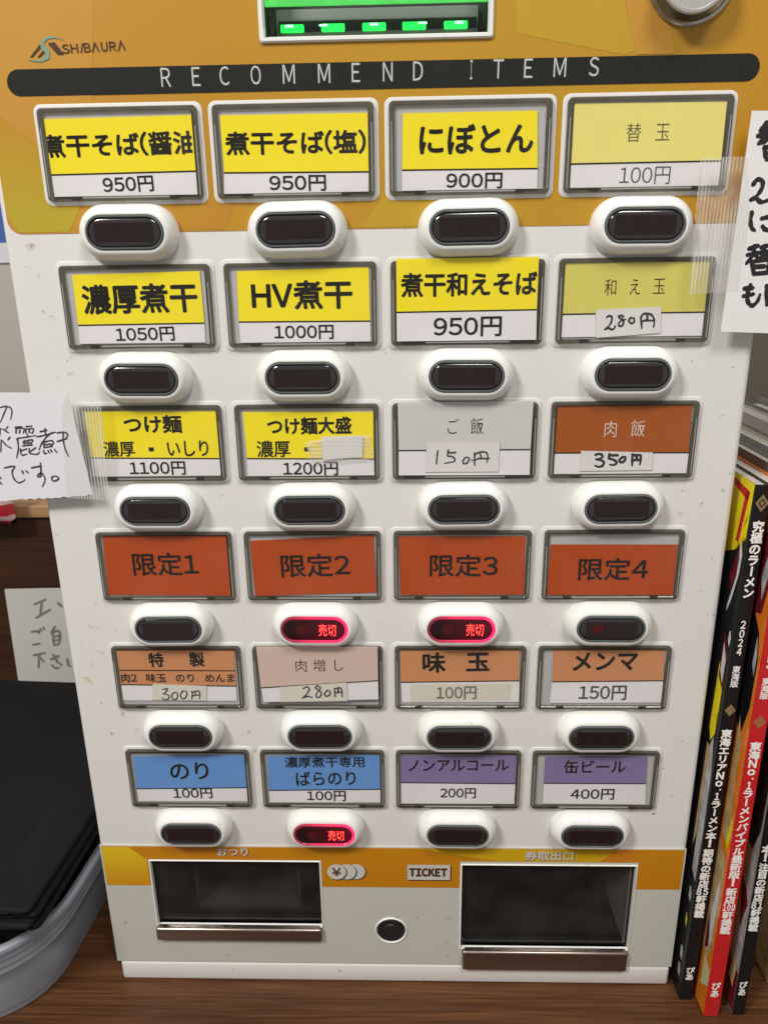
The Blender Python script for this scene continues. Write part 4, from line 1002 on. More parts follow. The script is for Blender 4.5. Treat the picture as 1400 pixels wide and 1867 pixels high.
for r in range(1, 7):
    for c in range(1, 5):
        b = link('button', bezel_me, M['white_plastic'], tm, (label_x(c) + random.uniform(-.0003, .0003), 0, label_z(r) - .0321 + random.uniform(-.0002, .0002)), smooth=50)
        b.rotation_euler = (0, R(random.uniform(-.7, .7)), 0)
        lit = (r, c) in LIT
        link('lit_ring' if lit else 'lens_ring', lit_ring_me if lit else ring_me, M['lit_ring'] if lit else M['ring'], b, smooth=40)
        if not lit: link('ring_groove', groove_me, M['ring_dark'], b, smooth=40)
        ln = link('lens', lit_lens_me if lit else lens_me, M['lit_lens'] if lit else M['lens'], b, smooth=40)
        if lit:
            b['label'] = 'menu button glowing red, showing sold out'
            link('sold_out_text', sold_me, M['red_text'], b)
        else:
            link('led_window', win_me, M['lens_window'], b)
        if lit or (r, c) == (4, 4):
            o = link('indicator_dot', dot_me, M['red_dot'], b)
            o.location = (-.0068, 0, .0002)

# -------- lower grey panel with its orange band
lp_x = sorted([-.1700, .1683, CH[0], CH[1], TK[0], TK[1]])
lp_z = sorted([.0152, .1026, CH[2], CH[3], TK[2], TK[3]])
h2 = set()
for i in range(len(lp_x) - 1):
    for j in range(len(lp_z) - 1):
        cx, cz = (lp_x[i] + lp_x[i + 1]) / 2, (lp_z[j] + lp_z[j + 1]) / 2
        for a in (CH, TK):
            if a[0] < cx < a[1] and a[2] < cz < a[3]: h2.add((i, j))
low = holed_slab('lower_panel', lp_x, lp_z, h2, -.0007, -.00001, M['lower'], tm)
band = ramp_mat('orange_print_lower', [(0, (.52, .20, .004)), (1, (.54, .22, .006))], 2, .073, .103, .33)
bx = sorted([-.1690, .1673, CH[0] - .0014, CH[1] + .0014, TK[0] - .0014, TK[1] + .0014])
bzs = [.0738, .0930, .1020]
hb = {(1, 0), (3, 0)}
ob = holed_slab('lower_sticker', bx, bzs, hb, -.00085, -.0007, band, tm)
B1 = ramp_mat('print_yellow_fade', [(0, (.58, .25, .008)), (1, (.70, .50, .015))], 2, .074, .102, .33)
B2 = mat('print_yellow_streak', (.58, .36, .008), rough=.33, var=.06)
B3 = mat('print_deep_band', (.55, .19, .010), rough=.33, var=.05)
art([(-168.8, 74.0), (-143.2, 74.0), (-143.2, 92.6), (-153, 101.6), (-168.8, 101.6)], B1, -.00087, ob)
art([(-140, 101.6), (-92, 93.2), (-76, 93.2), (-88, 101.6)], B3, -.00087, ob)
art([(14, 101.8), (66, 101.8), (126, 93.2), (122, 93.2), (60, 93.6)], B2, -.00087, ob)
art([(66, 101.8), (128, 101.8), (120, 93.2), (70, 93.2)], B2, -.00090, ob)
art([(128, 101.8), (143, 101.8), (136, 93.2), (120, 93.2)], B3, -.00092, ob)
def shadowed(s, x, z, w, h, style='b'):
    Ink().text(s, x + .0004, z - .0004, w, h, -.00094, 0, style).build('lettering_shadow', M['shadowink'], ob)
    Ink().text(s, x, z, w, h, -.00099, 0, style).build('lettering', M['silverink'], ob)
shadowed('おつり', -.0922, .0988, .0178, .0056)
shadowed('券取出口', .0907, .0975, .0274, .0062)
def disc(x, z, r, y, m, nm):
    lofted(nm, [(circle(r, 28), y + .00002), (circle(r, 28), y)], m, ob, (x, 0, z), cap_last=True, smooth=None)
for k, x in enumerate((-.0209, -.0263, -.0321)):
    disc(x + .0006, .0846, .0057, -.00095 - .00012 * k, M['shadowink'] if k == 0 else M['greyink'], 'coin_shadow')
    disc(x, .0851, .0055, -.00100 - .00012 * k, M['silverink'], 'coin_mark')
Ink().text('¥', -.0321, .0851, .0052, .0058, -.00130, 0, 'm').build('yen_mark', M['brownink'], ob)
def ticket_shape(x0, x1, z0, z1, n=5):
    p = [(x0, z0), (x1, z0), (x1, z1), (x0, z1)]
    for k in range(n):
        zt = z1 - (z1 - z0) * (k + .5) / n
        p += [(x0 + .0009, zt + .0004), (x0 + .0009, zt - .0004), (x0, zt - .0009)]
    return p
sheet('ticket_shadow', [(x + .0008, z - .0008) for x, z in ticket_shape(.0086, .0340, .0796, .0904)], -.00092, .00003, M['shadowink'], ob)
sheet('ticket_mark', ticket_shape(.0086, .0340, .0796, .0904), -.00096, .00003, M['silverink'], ob)
Ink().text('TICKET', .0213, .0850, .0215, .0054, -.00101, 0, 'xx', gap=.16).build('ticket_lettering', M['brownink'], ob)

# -------- change tray and ticket tray
def tray(name, a, lip_z0, lip_z1, lx0, lx1):
    x0, x1, z0, z1 = a
    cx, cz, w, h = (x0 + x1) / 2, (z0 + z1) / 2, x1 - x0, z1 - z0
    t = lofted(name, [(roundrect(w + .0020, h + .0006, .0006), -.0007), (roundrect(w + .0018, h + .0005, .0006), -.0012), (roundrect(w + .0004, h + .0002, .0004), -.0015), (roundrect(w - .0002, h - .0002, .0003), .0010)], M['white_plastic'], tm, (cx, 0, cz))
    o = (cx, 0, cz)
    cavity('tray_cavity', a, .055, M['darkgrey'], t, o)
    box('tray_lip', lx0 - cx, lx1 - cx, -.0040, .012, lip_z0 - cz, lip_z1 - cz, M['lip'], t, .0014)
    box('smoked_flap', -w / 2 + .0006, w / 2 - .0006, .0025, .0040, lip_z1 - cz + .0003, h / 2 - .0006, M['smoke'], t)
    return t, o
t1, o1 = tray('change_tray', CH, .0347, .0440, -.1424, -.0422)
for nm, a in (('tray_divider', (-.1205, -.1190, .012, .050, .044, .0915)), ('tray_divider', (-.0575, -.0560, .012, .050, .044, .0915)), ('tray_back', (-.1190, -.0575, .045, .047, .046, .0915)), ('tray_floor', (-.1190, -.0575, .012, .045, .0442, .0475))):
    box(nm, a[0] - o1[0], a[1] - o1[0], a[2], a[3], a[4] - o1[2], a[5] - o1[2], M['midgrey'], t1, .0004)
t2, o2 = tray('ticket_tray', TK, .0140, .0285, .0420, .1408)
box('tray_wall', .1392 - o2[0], .1404 - o2[0], .004, .050, .029 - o2[2], .0903 - o2[2], M['plinth'], t2)
box('tray_slot', .055 - o2[0], .120 - o2[0], .046, .054, .082 - o2[2], .087 - o2[2], M['black'], t2)
box('tray_back', .0412 - o2[0], .1390 - o2[0], .050, .053, .029 - o2[2], .0905 - o2[2], M['darkgrey'], t2)

# -------- key lock
lk = lofted('key_lock', [(circle(.0096), -.0007), (circle(.0096), -.0012), (circle(.0092), -.0016), (circle(.0087), -.0012), (circle(.0086), .0004)], M['white_plastic'], tm, (-.0008, 0, .0416), cap_last=True)
lofted('lock_barrel', [(circle(.0086), -.0006), (circle(.0080), -.0012), (circle(.0045), -.0008), (circle(.0042), -.0013)], M['black'], lk, cap_last=True)
box('key_slot', -.0005, .0005, -.0016, -.0012, -.0028, .0028, M['frame_dark'], lk)

# -------- old tape remnants on the face
sheet('tape_remnant', mm([(-166.0, 213.2), (-161.6, 213.4), (-159.6, 208.0)]), -.00005, .00005, mat('yellowed_tape', (.62, .56, .38), rough=.5, var=.1), tm)

# -------- small scuffs and smears from years of use
def blot(pts, r0, r1, y):
    k_ = Ink()
    for q, (x, z) in enumerate(mm(pts)):
        n_ = random.randint(1, 3)
        for _ in range(n_):
            a = random.uniform(0, math.pi)
            d = random.uniform(.0002, r1)
            cx_, cz_ = x + random.uniform(-.0012, .0012), z + random.uniform(-.001, .001)
            k_.stroke([(cx_ - d * math.cos(a), cz_ - d * math.sin(a)), (cx_ + d * .2, cz_ - d * .1), (cx_ + d * math.cos(a), cz_ + d * math.sin(a))], random.uniform(r0 * .5, r0 * 1.3), y - 2e-6 * q, .4)
    return k_
tag(blot(MARKS, .00020, .0008, -.00003).build('scuff_marks', M['scuff'], tm), kind='stuff')
tag(blot(SMEARS, .0011, .0016, -.00003).build('smears', M['smear'], tm), kind='stuff')

# ================================================================== PAPER NOTES
def torn(p, q, n, amp):
    return [(p[0] + (q[0] - p[0]) * k / n + random.uniform(-.3, .3), p[1] + (q[1] - p[1]) * k / n + random.uniform(-amp, amp)) for k in range(1, n)]
def note(name, label, pts, y, material, key, ink, inkname='handwriting'):
    n = empty(name, (0, 0, 0), label, 'paper note')
    pts = mm(pts)
    sheet('paper', pts, y, .00012, material, n)
    handwriting(inkname, key, y - .00018, ink, n)
    return n
bl, br_ = (-214, 312.6), (-143.3, 317.3)
pts = [(-206, 368.2), (-148.6, 367.3), br_] + torn(br_, bl, 34, .45) + [bl]
n1 = note('paper_note', 'handwritten white note with torn lower edge taped beside the yellow labels', pts, -.0059, M['paper'], 'left', M['drypen'])
sheet('tape_strip', mm([(-152.6, 360.9), (-148.5, 367.4), (-134.2, 365.9), (-133.7, 360), (-134.5, 352), (-134.0, 343), (-135.2, 330), (-135.0, 322), (-135.6, 314.5), (-141, 314.9), (-148, 315.3), (-156.6, 315.9)]), -.0061, .00006, M['tape_v'], n1)
n2 = note('paper_note', 'white note in bold black handwriting taped over the upper side edge', [(152.3, 480.6), (198, 479.4), (197, 389.8), (150.3, 391.9)], -.0069, M['paper2'], 'right', M['pen'])
ed = [(133.6 + (.35 if k % 2 else -.35) + .045 * k * 1.0, 463.4 - 55.2 * k / 24) for k in range(25)]
sheet('tape_strip', mm([(152.5, 463.3)] + ed + [(139, 408.2), (155.6, 409.3), (157.0, 440)]), -.0071, .00006, M['tape_v'], n2)

# ================================================================== BEHIND, LEFT
pw = empty('wood_shelf', (-.75, .29, 0), 'dark brown wooden board with a pale wood top edge behind the plastic bin', 'shelf')
box('board', -.55, .50, 0, .02, 0, .2085, M['panelwood'], pw)
box('top_edge', -.55, .50, -.004, .16, .2088, .2195, M['palewood'], pw, .001)
nb = empty('card_sign', (-.337, .2862, 0), 'grey white card with faded handwriting standing against the dark board', 'sign')
bm = bmesh.new()
prism(bm, mm([(-26.2, 138.9), (60, 140.4), (60, .2), (-30, .2)]), -.0008, .0008)
finish(bm, 'card', M['card_back'], nb)
hb_ = handwriting('handwriting', 'back', .2851, M['faintpen'], nb)
hb_.location = (.337, -.2862, 0)
rp = empty('red_packet', (-.372, .2725, .2085), 'red and white patterned packet hanging on the pale shelf edge', 'packet')
bm = bmesh.new()
n_ = 14
vs = []
for i in range(n_ + 1):
    row = []
    for j in range(9):
        u, v = i / n_ * 2 - 1, j / 8 * 2 - 1
        t = (1 - u * u) ** .5 * (1 - v * v) ** .35
        row.append(((u * .038, -.010 * t, .020 + v * .020), (u * .038, .010 * t, .020 + v * .020)))
    vs.append([(bm.verts.new(a), bm.verts.new(b)) for a, b in row])
for i in range(n_):
    for j in range(8):
        for s in (0, 1):
            bm.faces.new((vs[i][j][s], vs[i + 1][j][s], vs[i + 1][j + 1][s], vs[i][j + 1][s]))
bmesh.ops.remove_doubles(bm, verts=bm.verts[:], dist=1e-6)
pm_ = bpy.data.materials.new('red_white_film'); pm_.use_nodes = True
N, L = nt(pm_)
tc = N.new('ShaderNodeTexCoord'); vo = N.new('ShaderNodeTexWave'); vo.wave_type = 'RINGS'; vo.inputs['Scale'].default_value = 22; vo.inputs['Distortion'].default_value = 5
L.new(tc.outputs['Object'], vo.inputs['Vector'])
rr = N.new('ShaderNodeValToRGB'); rr.color_ramp.elements[0].position = .55; rr.color_ramp.elements[0].color = (.42, .02, .03, 1)
rr.color_ramp.elements[1].position = .75; rr.color_ramp.elements[1].color = (.62, .42, .40, 1)
L.new(vo.outputs['Fac'], rr.inputs[0]); L.new(rr.outputs[0], N['Principled BSDF'].inputs['Base Color'])
N['Principled BSDF'].inputs['Roughness'].default_value = .2
finish(bm, 'film', pm_, rp, smooth=60)
box('hanging_tab', -.008, .008, .004, .030, .0112, .0122, M['mag_clear'], rp)
po = empty('wall_poster', (-.62, .90, .46), 'blue poster with a white lower border on the beige wall', 'poster')
box('print', -.2, .045, -.004, 0, .0, .3, mat('blue_print', (.05, .13, .42), rough=.5, var=.1), po)
box('border', -.2, .047, -.004, 0, -.03, -.0003, M['paper'], po)

# ================================================================== BIN AND BLACK BAGS
def bagfabric():
    m = bpy.data.materials.new('black_nonwoven'); m.use_nodes = True
    N, L = nt(m)
    p = N['Principled BSDF']
    p.inputs['Roughness'].default_value = .7
    p.inputs['Specular IOR Level'].default_value = .2
    tc = N.new('ShaderNodeTexCoord')
    v = N.new('ShaderNodeTexVoronoi'); v.inputs['Scale'].default_value = 430; v.inputs['Randomness'].default_value = .08
    L.new(tc.outputs['Object'], v.inputs['Vector'])
    r = N.new('ShaderNodeValToRGB')
    r.color_ramp.elements[0].position = .18; r.color_ramp.elements[0].color = (.017, .017, .019, 1)
    r.color_ramp.elements[1].position = .36; r.color_ramp.elements[1].color = (.006, .006, .007, 1)
    L.new(v.outputs['Distance'], r.inputs[0]); L.new(r.outputs[0], p.inputs['Base Color'])
    n = N.new('ShaderNodeTexNoise'); n.inputs['Scale'].default_value = 18; n.inputs['Detail'].default_value = 3
    L.new(tc.outputs['Object'], n.inputs['Vector'])
    b1 = N.new('ShaderNodeBump'); b1.inputs['Strength'].default_value = .5; b1.inputs['Distance'].default_value = .0004
    L.new(v.outputs['Distance'], b1.inputs['Height'])
    b2 = N.new('ShaderNodeBump'); b2.inputs['Strength'].default_value = .4; b2.inputs['Distance'].default_value = .006
    L.new(n.outputs['Fac'], b2.inputs['Height']); L.new(b1.outputs[0], b2.inputs['Normal'])
    L.new(b2.outputs[0], p.inputs['Normal'])
    return m
M['bag'] = bagfabric()
def rrect_xy(hw, hd, r, n=8):
    return [(x, y) for x, y in roundrect(2 * hw, 2 * hd, r, n)]
def lathe_rings(bm, rings, cap_first=True):
    vs = [[bm.verts.new((x, y, z)) for x, y in pts] for pts, z in rings]
    n = len(vs[0])
    for a, b in zip(vs, vs[1:]):
        for i in range(n):
            bm.faces.new((a[i], a[(i + 1) % n], b[(i + 1) % n], b[i]))
    if cap_first: bm.faces.new(vs[0])
    return vs
bin_ = empty('plastic_bin', (-.2925, .100, 0), 'translucent plastic bin with rounded corners and ridged sides holding black bags', 'bin')
bin_.rotation_euler = (0, 0, R(-4.5))
def off_ring(d, r=.048):
    return rrect_xy(.0940 + d, .1300 + d, r + d, 10)
out = [(-.004, 0), (-.0005, .0012), (.0005, .005), (.0028, .026), (.0042, .036), (.0052, .0372), (.0046, .0392), (.0050, .0412), (.0060, .0424), (.0054, .0444), (.0058, .0464), (.0068, .0476), (.0062, .0496), (.0066, .0550), (.0100, .0556), (.0118, .0566), (.0120, .0590), (.0104, .0602)]
inn = [(.0088, .0600), (.0068, .0590), (.0052, .0570), (.0040, .050), (.0014, .026), (-.0012, .005), (-.003, .0028)]
bm = bmesh.new()
vs = lathe_rings(bm, [(off_ring(d), z) for d, z in out + inn])
bm.faces.new(vs[-1])
bp = bpy.data.materials.new('translucent_plastic'); bp.use_nodes = True
N, L = nt(bp)
N.remove(N['Principled BSDF'])
tr = N.new('ShaderNodeBsdfTransparent'); tr.inputs[0].default_value = (.84, .90, .98, 1)
di = N.new('ShaderNodeBsdfDiffuse'); di.inputs[0].default_value = (.78, .83, .90, 1)
tl = N.new('ShaderNodeBsdfTranslucent'); tl.inputs[0].default_value = (.78, .83, .90, 1)
gl = N.new('ShaderNodeBsdfGlossy'); gl.inputs['Roughness'].default_value = .14
fz = facing(N, L, 1.45)
m1 = N.new('ShaderNodeMixShader'); m2 = N.new('ShaderNodeMixShader'); m3 = N.new('ShaderNodeMixShader')
m1.inputs[0].default_value = .4
nz = N.new('ShaderNodeTexNoise'); nz.inputs['Scale'].default_value = 18; tc = N.new('ShaderNodeTexCoord'); L.new(tc.outputs['Object'], nz.inputs['Vector'])
mr = N.new('ShaderNodeMapRange'); mr.inputs[3].default_value = .46; mr.inputs[4].default_value = .60; L.new(nz.outputs['Fac'], mr.inputs[0]); L.new(mr.outputs[0], m2.inputs[0])
L.new(di.outputs[0], m1.inputs[1]); L.new(tl.outputs[0], m1.inputs[2])
L.new(tr.outputs[0], m2.inputs[1]); L.new(m1.outputs[0], m2.inputs[2])
L.new(fz.outputs[0], m3.inputs[0]); L.new(m2.outputs[0], m3.inputs[1]); L.new(gl.outputs[0], m3.inputs[2])
L.new(m3.outputs[0], N['Material Output'].inputs['Surface'])
finish(bm, 'shell', bp, bin_, smooth=40)

def bag(name, label, cx, cy, z0, hw, hd, th, yaw, seed):
    rnd = random.Random(seed)
    o = empty(name, (cx, cy, z0), label, 'bag', 'folded black bags in the bin')
    o.rotation_euler = (0, 0, R(yaw))
    bm = bmesh.new()
    k = 7
    rings = []
    for i in range(k + 1):
        a = math.pi * i / k
        d = -th / 2 * (1 - math.sin(a))
        rings.append((rrect_xy(hw + d, hd + d, .0045, 4), th / 2 - th / 2 * math.cos(a)))
    vs = lathe_rings(bm, rings)
    # domed top: an inner ring so the cloth sags a little
    top = vs[-1]
    inner = [bm.verts.new((v.co.x * .7, v.co.y * .7, v.co.z + rnd.uniform(-.0004, .0006))) for v in top]
    n = len(top)
    for i in range(n):
        bm.faces.new((top[i], top[(i + 1) % n], inner[(i + 1) % n], inner[i]))
    bm.faces.new(inner)
    finish(bm, 'folded_cloth', M['bag'], o, smooth=60)
    bm = bmesh.new()
    pth = [(-hw + .012, -hd - .0002), (hw - .012, -hd - .0002)]
    add_box(bm, pth[0][0], pth[1][0], -hd - .0010, -hd + .004, th * .36, th * .62)
    bmesh.ops.bevel(bm, geom=bm.edges[:], offset=.0003, segments=2, affect='EDGES')
    finish(bm, 'fold_edge', M['bag'], o, smooth=50)
    return o
zz = .0035
names = ['lowest', 'second', 'third', 'fourth', 'fifth', 'sixth', 'seventh', 'eighth', 'ninth']
for k in range(9):
    inner = k < 5
    th = .0138 if inner else .0042
    bag('folded_bag', 'black woven fabric bag, %s in the stack inside the plastic bin' % ('topmost' if k == 8 else names[k] + ' from the bottom' if k else 'lowest'),
        -.2925 + (.0012 if k % 2 else -.0008) + (0 if inner else .0072), .0862 + (.0012 if k % 3 else -.001) if not inner else .097, zz, .082 if inner else .0962 - .0008 * (k % 2), .112 if inner else .1180 - .0009 * (k % 2), th, -3.2 + (.35 if k % 2 else -.3), 40 + k)
    zz += th + .00005

# ================================================================== MAGAZINES, RIGHT
def page_mat():
    m = bpy.data.materials.new('page_edges'); m.use_nodes = True
    N, L = nt(m)
    p = N['Principled BSDF']; p.inputs['Roughness'].default_value = .7
    tc = N.new('ShaderNodeTexCoord'); mp = N.new('ShaderNodeMapping'); mp.inputs['Scale'].default_value = (1400, 6, 6)
    L.new(tc.outputs['Object'], mp.inputs['Vector'])
    n = N.new('ShaderNodeTexNoise'); n.inputs['Scale'].default_value = 1; n.inputs['Detail'].default_value = 3
    L.new(mp.outputs[0], n.inputs['Vector'])
    r = N.new('ShaderNodeValToRGB')
    e = r.color_ramp.elements
    e[0].position = .30; e[0].color = (.16, .11, .08, 1)
    e[1].position = .60; e[1].color = (.62, .58, .52, 1)
    k = e.new(.42); k.color = (.45, .40, .33, 1)
    L.new(n.outputs['Fac'], r.inputs[0]); L.new(r.outputs[0], p.inputs['Base Color'])
    b = N.new('ShaderNodeBump'); b.inputs['Strength'].default_value = .5; b.inputs['Distance'].default_value = .0003
    L.new(n.outputs['Fac'], b.inputs['Height']); L.new(b.outputs[0], p.inputs['Normal'])
    return m
M['pages'] = page_mat()
def gloss(name, c, var=.12): return mat(name, c, rough=.22, var=var, vscale=110, spec=.28, bump=.1, bscale=30)
M['mag_black'] = gloss('magazine_black', (.010, .0095, .010))
M['mag_red'] = gloss('magazine_red', (.55, .018, .020))
M['mag_yellow'] = gloss('magazine_yellow', (.80, .66, .015))
M['mag_orange'] = gloss('magazine_orange', (.75, .20, .015), .35)
M['mag_white'] = gloss('magazine_white', (.66, .66, .67))
M['mag_silver'] = gloss('magazine_silver', (.42, .43, .45), .7)
M['mag_gold'] = gloss('magazine_gold', (.24, .18, .09))
M['mag_maroon'] = gloss('magazine_maroon', (.16, .012, .02), .7)
M['mag_tan'] = gloss('magazine_tan', (.52, .36, .17), .7)
M['mag_green'] = gloss('magazine_green', (.10, .22, .03))
M['mag_grey'] = gloss('magazine_grey', (.30, .30, .29))
M['mag_paleyellow'] = gloss('magazine_pale_yellow', (.62, .58, .33))

def magazine(label, x, yf, thick, height, depth, lean, yaw, spine, left, pages_bend=0.0):
    o = empty('magazine', (x, yf, .0004), label, 'magazine')
    o.rotation_euler = (0, R(lean), R(yaw))
    K = 10
    def bend(y): return pages_bend * (math.sin(min(1, y / depth) * math.pi * .5))
    def wall(name, xa, xb, ya, yb, za, zb, m):
        bm = bmesh.new()
        prev = None
        for i in range(K + 1):
            y = ya + (yb - ya) * i / K
            d = bend(y)
            q = [bm.verts.new((a + d, y, z)) for a, z in ((xa, za), (xb, za), (xb, zb), (xa, zb))]
            if prev:
                for j in range(4): bm.faces.new((prev[j], prev[(j + 1) % 4], q[(j + 1) % 4], q[j]))
            else: bm.faces.new(q)
            prev = q
        bm.faces.new(prev)
        return finish(bm, name, m, o)
    wall('page_block', .0004, thick - .0004, .0006, depth - .003, .0012, height - .0015, M['pages'])
    cv = wall('front_cover', 0, .0003, .0007, depth, 0, height, left)
    wall('back_cover', thick - .0003, thick, .0007, depth, 0, height, left)
    bm = bmesh.new()
    add_box(bm, 0, thick, 0, .0005, 0, height)
    sp = finish(bm, 'spine', spine, o)
    return o, cv, sp

def column(ink, s, z0, z1, cx, w, y, style='b', digits=None):
    n = len(s)
    wts = [.55 if ch == '.' else 1.0 for ch in s]
    tot = sum(wts)
    z = z0
    for ch, wt in zip(s, wts):
        hh = (z0 - z1) * wt / tot
        cz = z - hh / 2
        if ch == '@':
            ink.text(digits, cx, cz, w * 1.05, hh * .86, y, 0, 'x', gap=.28)
        elif ch == '.':
            ink.text('■', cx + w * .2, cz + hh * .1, w * .16, w * .16, y, 0, 'r')
        elif ch == '◆':
            pass
        elif ch == 'o':
            ink.text(ch, cx, cz + hh * .02, w * .6, hh * .62, y, 0, style)
        elif ch in WIDE:
            ink.text(ch, cx, cz, w * .62 if ch not in '1!' else w * (.36 if ch == '1' else .2), hh * .84, y, 0, style)
        else:
            ink.glyph(ch, cx, cz, w * 1.0, hh * 1.04, y, style, rot=(ch == 'ー'))
        z -= hh
def spine_text(sp, rows, cx, w, digits, gold):
    for s, z0, z1 in rows:
        ink = Ink()
        if s == '◆':
            zc, hh = (z0 + z1) / 2000, (z0 - z1) / 2000
            sheet('diamond_mark', [(cx - hh * .8, zc), (cx, zc - hh), (cx + hh * .8, zc), (cx, zc + hh)], -.00004, .00003, gold, sp)
        else:
            k = {'ぴあ': .85, '東海版': .72, '2024': .62, '5': .62}.get(s, 1)
            column(ink, s.replace('！', '!'), z0 / 1000, z1 / 1000, cx, w * k, -.00006, 'x' if k in (1, .85) else 'b', digits)
            ink.build('spine_lettering', M['whiteprint'], sp)
M['whiteprint'] = mat('white_spine_print', (.86, .84, .81), rough=.4, var=.04)

b1, c1, s1 = magazine('black spined magazine standing right against the machine, spine dated 2024', .1716, -.0100, .0072, .321, .21, .45, 0, M['mag_black'], M['mag_black'])
spine_text(s1, [('究極のラーメン', 303.1, 262.7), ('2024', 250.8, 230.8), ('東海版', 225.2, 212.8), ('◆', 202.8, 195.6), ('東海エリアNo.1ラーメン本！', 187.7, 111.8), ('期待の新店@軒掲載', 110.7, 62.3), ('ぴあ', 25.3, 15.1)], .0039, .0058, '85', M['mag_gold'])
sheet('diamond_mark', mm([(.9, 312), (4, 307.6), (7.1, 312), (4, 316.4)]), -.00004, .00003, M['mag_gold'], s1)
sheet('diamond_mark', mm([(2.2, 312), (4, 309.6), (5.8, 312), (4, 314.4)]), -.00008, .00003, M['mag_black'], s1)
sheet('diamond_mark', mm([(2.9, 312), (4, 310.5), (5.1, 312), (4, 313.5)]), -.00012, .00003, M['mag_gold'], s1)
def cover_art(cv, pts, m, lift=.00003):
    """Printed shape on the left-hand cover; pts are (depth mm from the spine, height mm)."""
    bm = bmesh.new()
    a = [bm.verts.new((-lift, y / 1000, z / 1000)) for y, z in pts]
    bm.faces.new(a)
    bmesh.ops.triangulate(bm, faces=bm.faces[:])
    finish(bm, 'cover_print', m, cv)
zig = [(12 - 2.4 * k + (0 if k % 2 else .0), 284 + 2.2 * k + (2.6 if k % 2 else 0)) for k in range(5)]
cover_art(c1, [(1.2, 321), (60, 321), (60, 270)] + [(30, 276)] + zig, M['mag_yellow'])
cover_art(c1, [(5, 316), (9, 316.5), (13, 289), (9.6, 288)], M['mag_red'], .00006)
cover_art(c1, [(5, 316), (5.6, 311), (40, 319), (40, 321)], M['mag_red'], .00006)
cover_art(c1, [(3.0, 306), (4.9, 302), (6.6, 297), (4.7, 300.5)], M['mag_black'], .00007)
cover_art(c1, [(6.2, 291), (3.6, 284), (4.2, 274), (8.5, 258), (12, 250), (12, 254), (6.6, 272), (5.6, 282), (7.2, 287)], M['mag_white'])
cover_art(c1, [(8, 286), (6.2, 281), (7.2, 272), (11, 262), (14, 270)], M['mag_maroon'])
cover_art(c1, [(4.0, 243), (2.6, 239), (3.4, 234), (5.4, 237), (5.0, 242)], M['mag_white'])
cover_art(c1, [(10, 240), (3.4, 229), (4.2, 209), (10, 214)], M['mag_maroon'])
cover_art(c1, [(9, 234), (4.6, 226), (5.2, 212), (9, 218)], M['mag_white'], .00006)
cover_art(c1, [(11, 222), (4.0, 208), (4.2, 196), (6, 193), (4.6, 182), (9, 175), (12, 182)], M['mag_yellow'])
cover_art(c1, [(5.5, 180), (2.2, 160), (1.5, 120), (2.2, 86), (8, 90), (9, 150), (8, 174)], M['mag_silver'])
cover_art(c1, [(12, 172), (8.2, 172), (9.2, 112), (12, 104)], M['mag_tan'], .00006)
cover_art(c1, [(7, 60), (5, 56), (5.2, 50), (7.2, 53)], M['mag_yellow'])
for zc in (30, 17, 74):
    cover_art(c1, [(6, zc + 5), (4.2, zc + 1), (4.6, zc - 5), (7.6, zc - 3), (8, zc + 4)], M['mag_silver'])

b2, c2, s2 = magazine('red spined magazine standing between two black spined ones', .1822, -.0205, .0082, .319, .21, .35, 0, M['mag_red'], M['mag_orange'])
spine_text(s2, [('5', 237.2, 229.0), ('東海版', 224.4, 212.3), ('◆', 203.1, 195.1), ('東海No.1ラーメンバイブル最新版！', 187.3, 95.1), ('新店@軒掲載', 93.9, 61.5), ('ぴあ', 25.9, 14.6)], .0042, .0060, '100', mat('magazine_dull_gold', (.36, .13, .05), rough=.35, var=.1))
cover_art(c2, [(20, 262), (6, 246), (3.0, 232), (3.6, 205), (9, 186), (22, 196)], M['mag_black'])
cover_art(c2, [(7, 244), (4.4, 234), (5.0, 222), (8, 228)], M['mag_silver'], .00006)
cover_art(c2, [(24, 300), (9, 296), (3, 274), (7, 256), (22, 250)], M['mag_maroon'])
cover_art(c2, [(8, 290), (6, 276), (9, 262), (12, 274)], M['mag_silver'], .00006)
cover_art(c2, [(12, 196), (6.4, 180), (7, 152), (12, 146)], M['mag_tan'], .00006)
cover_art(c2, [(6.6, 158), (4.6, 134), (7, 118), (12, 122), (12, 150)], M['mag_tan'])
cover_art(c2, [(3.4, 140), (1.4, 132), (3.6, 116), (6.6, 120)], M['mag_yellow'], .00006)
cover_art(c2, [(16, 118), (3.0, 108), (2.0, 80), (3.4, 46), (7, 36), (16, 40)], M['mag_tan'])
cover_art(c2, [(5.4, 96), (4.2, 84), (5.4, 52), (8, 40), (10, 70)], M['mag_white'], .00006)
cover_art(c2, [(12, 66), (8, 52), (7.4, 44), (12, 40)], M['mag_maroon'], .00007)
cover_art(c2, [(10, 38), (1.6, 32), (.8, 22), (10, 14)], M['mag_paleyellow'], .00006)

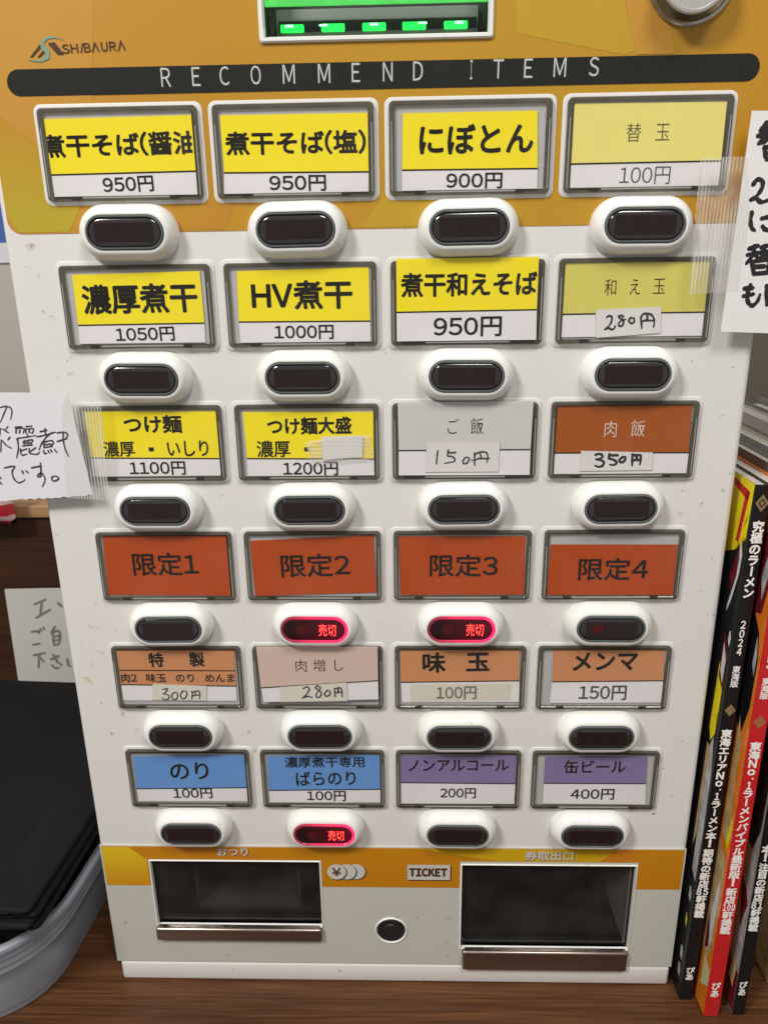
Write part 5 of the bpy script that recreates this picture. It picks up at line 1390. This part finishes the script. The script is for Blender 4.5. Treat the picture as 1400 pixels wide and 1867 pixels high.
b3, c3, s3 = magazine('black spined magazine on the far side of the red one', .1990, -.0195, .0068, .320, .21, .15, 0, M['mag_black'], M['mag_grey'])
spine_text(s3, [('本！', 122.0, 111.0), ('注目の新店@軒掲載', 109.9, 62.7), ('ぴあ', 25.8, 14.9)], .0034, .0055, '81', M['mag_gold'])
cover_art(c3, [(1.0, 200), (30, 210), (30, 120), (8, 112), (2.6, 128)], M['mag_black'])
cover_art(c3, [(30, 118), (2.0, 112), (.8, 60), (1.6, 34), (30, 40)], M['mag_silver'])
cover_art(c3, [(7, 86), (3, 78), (5.6, 68), (7.4, 58), (9, 72), (14, 90)], M['mag_maroon'], .00006)
cover_art(c3, [(9, 42), (4, 30), (5, 16), (11, 20)], M['mag_paleyellow'], .00006)
cover_art(c3, [(30, 34), (.8, 30), (.8, 1), (30, 1)], M['mag_maroon'], .00004)

rest = [('thin white magazine set back beside the last black spine', .2085, .010, .0035, .300, M['mag_white'], M['mag_white']),
        ('thin pale magazine with a grey cover behind the thin white one', .2130, .022, .0045, .302, M['mag_grey'], M['mag_white']),
        ('pale yellow magazine among the standing row', .2185, .040, .0095, .318, M['mag_paleyellow'], M['mag_white']),
        ('tan covered magazine among the standing row', .2290, .002, .0100, .314, M['mag_tan'], M['mag_tan']),
        ('thick white magazine among the standing row', .2400, -.006, .0125, .322, M['mag_white'], M['mag_white']),
        ('grey magazine among the standing row', .2535, .0, .0090, .317, M['mag_grey'], M['mag_grey']),
        ('orange spined magazine among the standing row', .2635, .003, .0100, .320, M['mag_orange'], M['mag_grey']),
        ('silver grey magazine among the standing row', .2745, .001, .0110, .323, M['mag_silver'], M['mag_silver']),
        ('white magazine next to the tall green one', .2865, .004, .0120, .316, M['mag_white'], M['mag_white']),
        ('tall green magazine at the back of the row', .2995, .012, .0110, .336, M['mag_green'], M['mag_green'])]
for k, (lb, x, yf, th, hh, sm, lm) in enumerate(rest):
    magazine(lb, x, yf, th, hh, .215 + .004 * (k % 3), .2, 0, sm, lm)
pb_ = empty('shaded_wall_panel', (.62, .50, 0), 'grey brown panel painting the shaded wall behind the row of magazines', 'board')  # added panel, its darker colour stands in for shade on the wall
box('panel', -.36, .6, 0, .02, 0, .62, M['wall_shade'], pb_, .001)
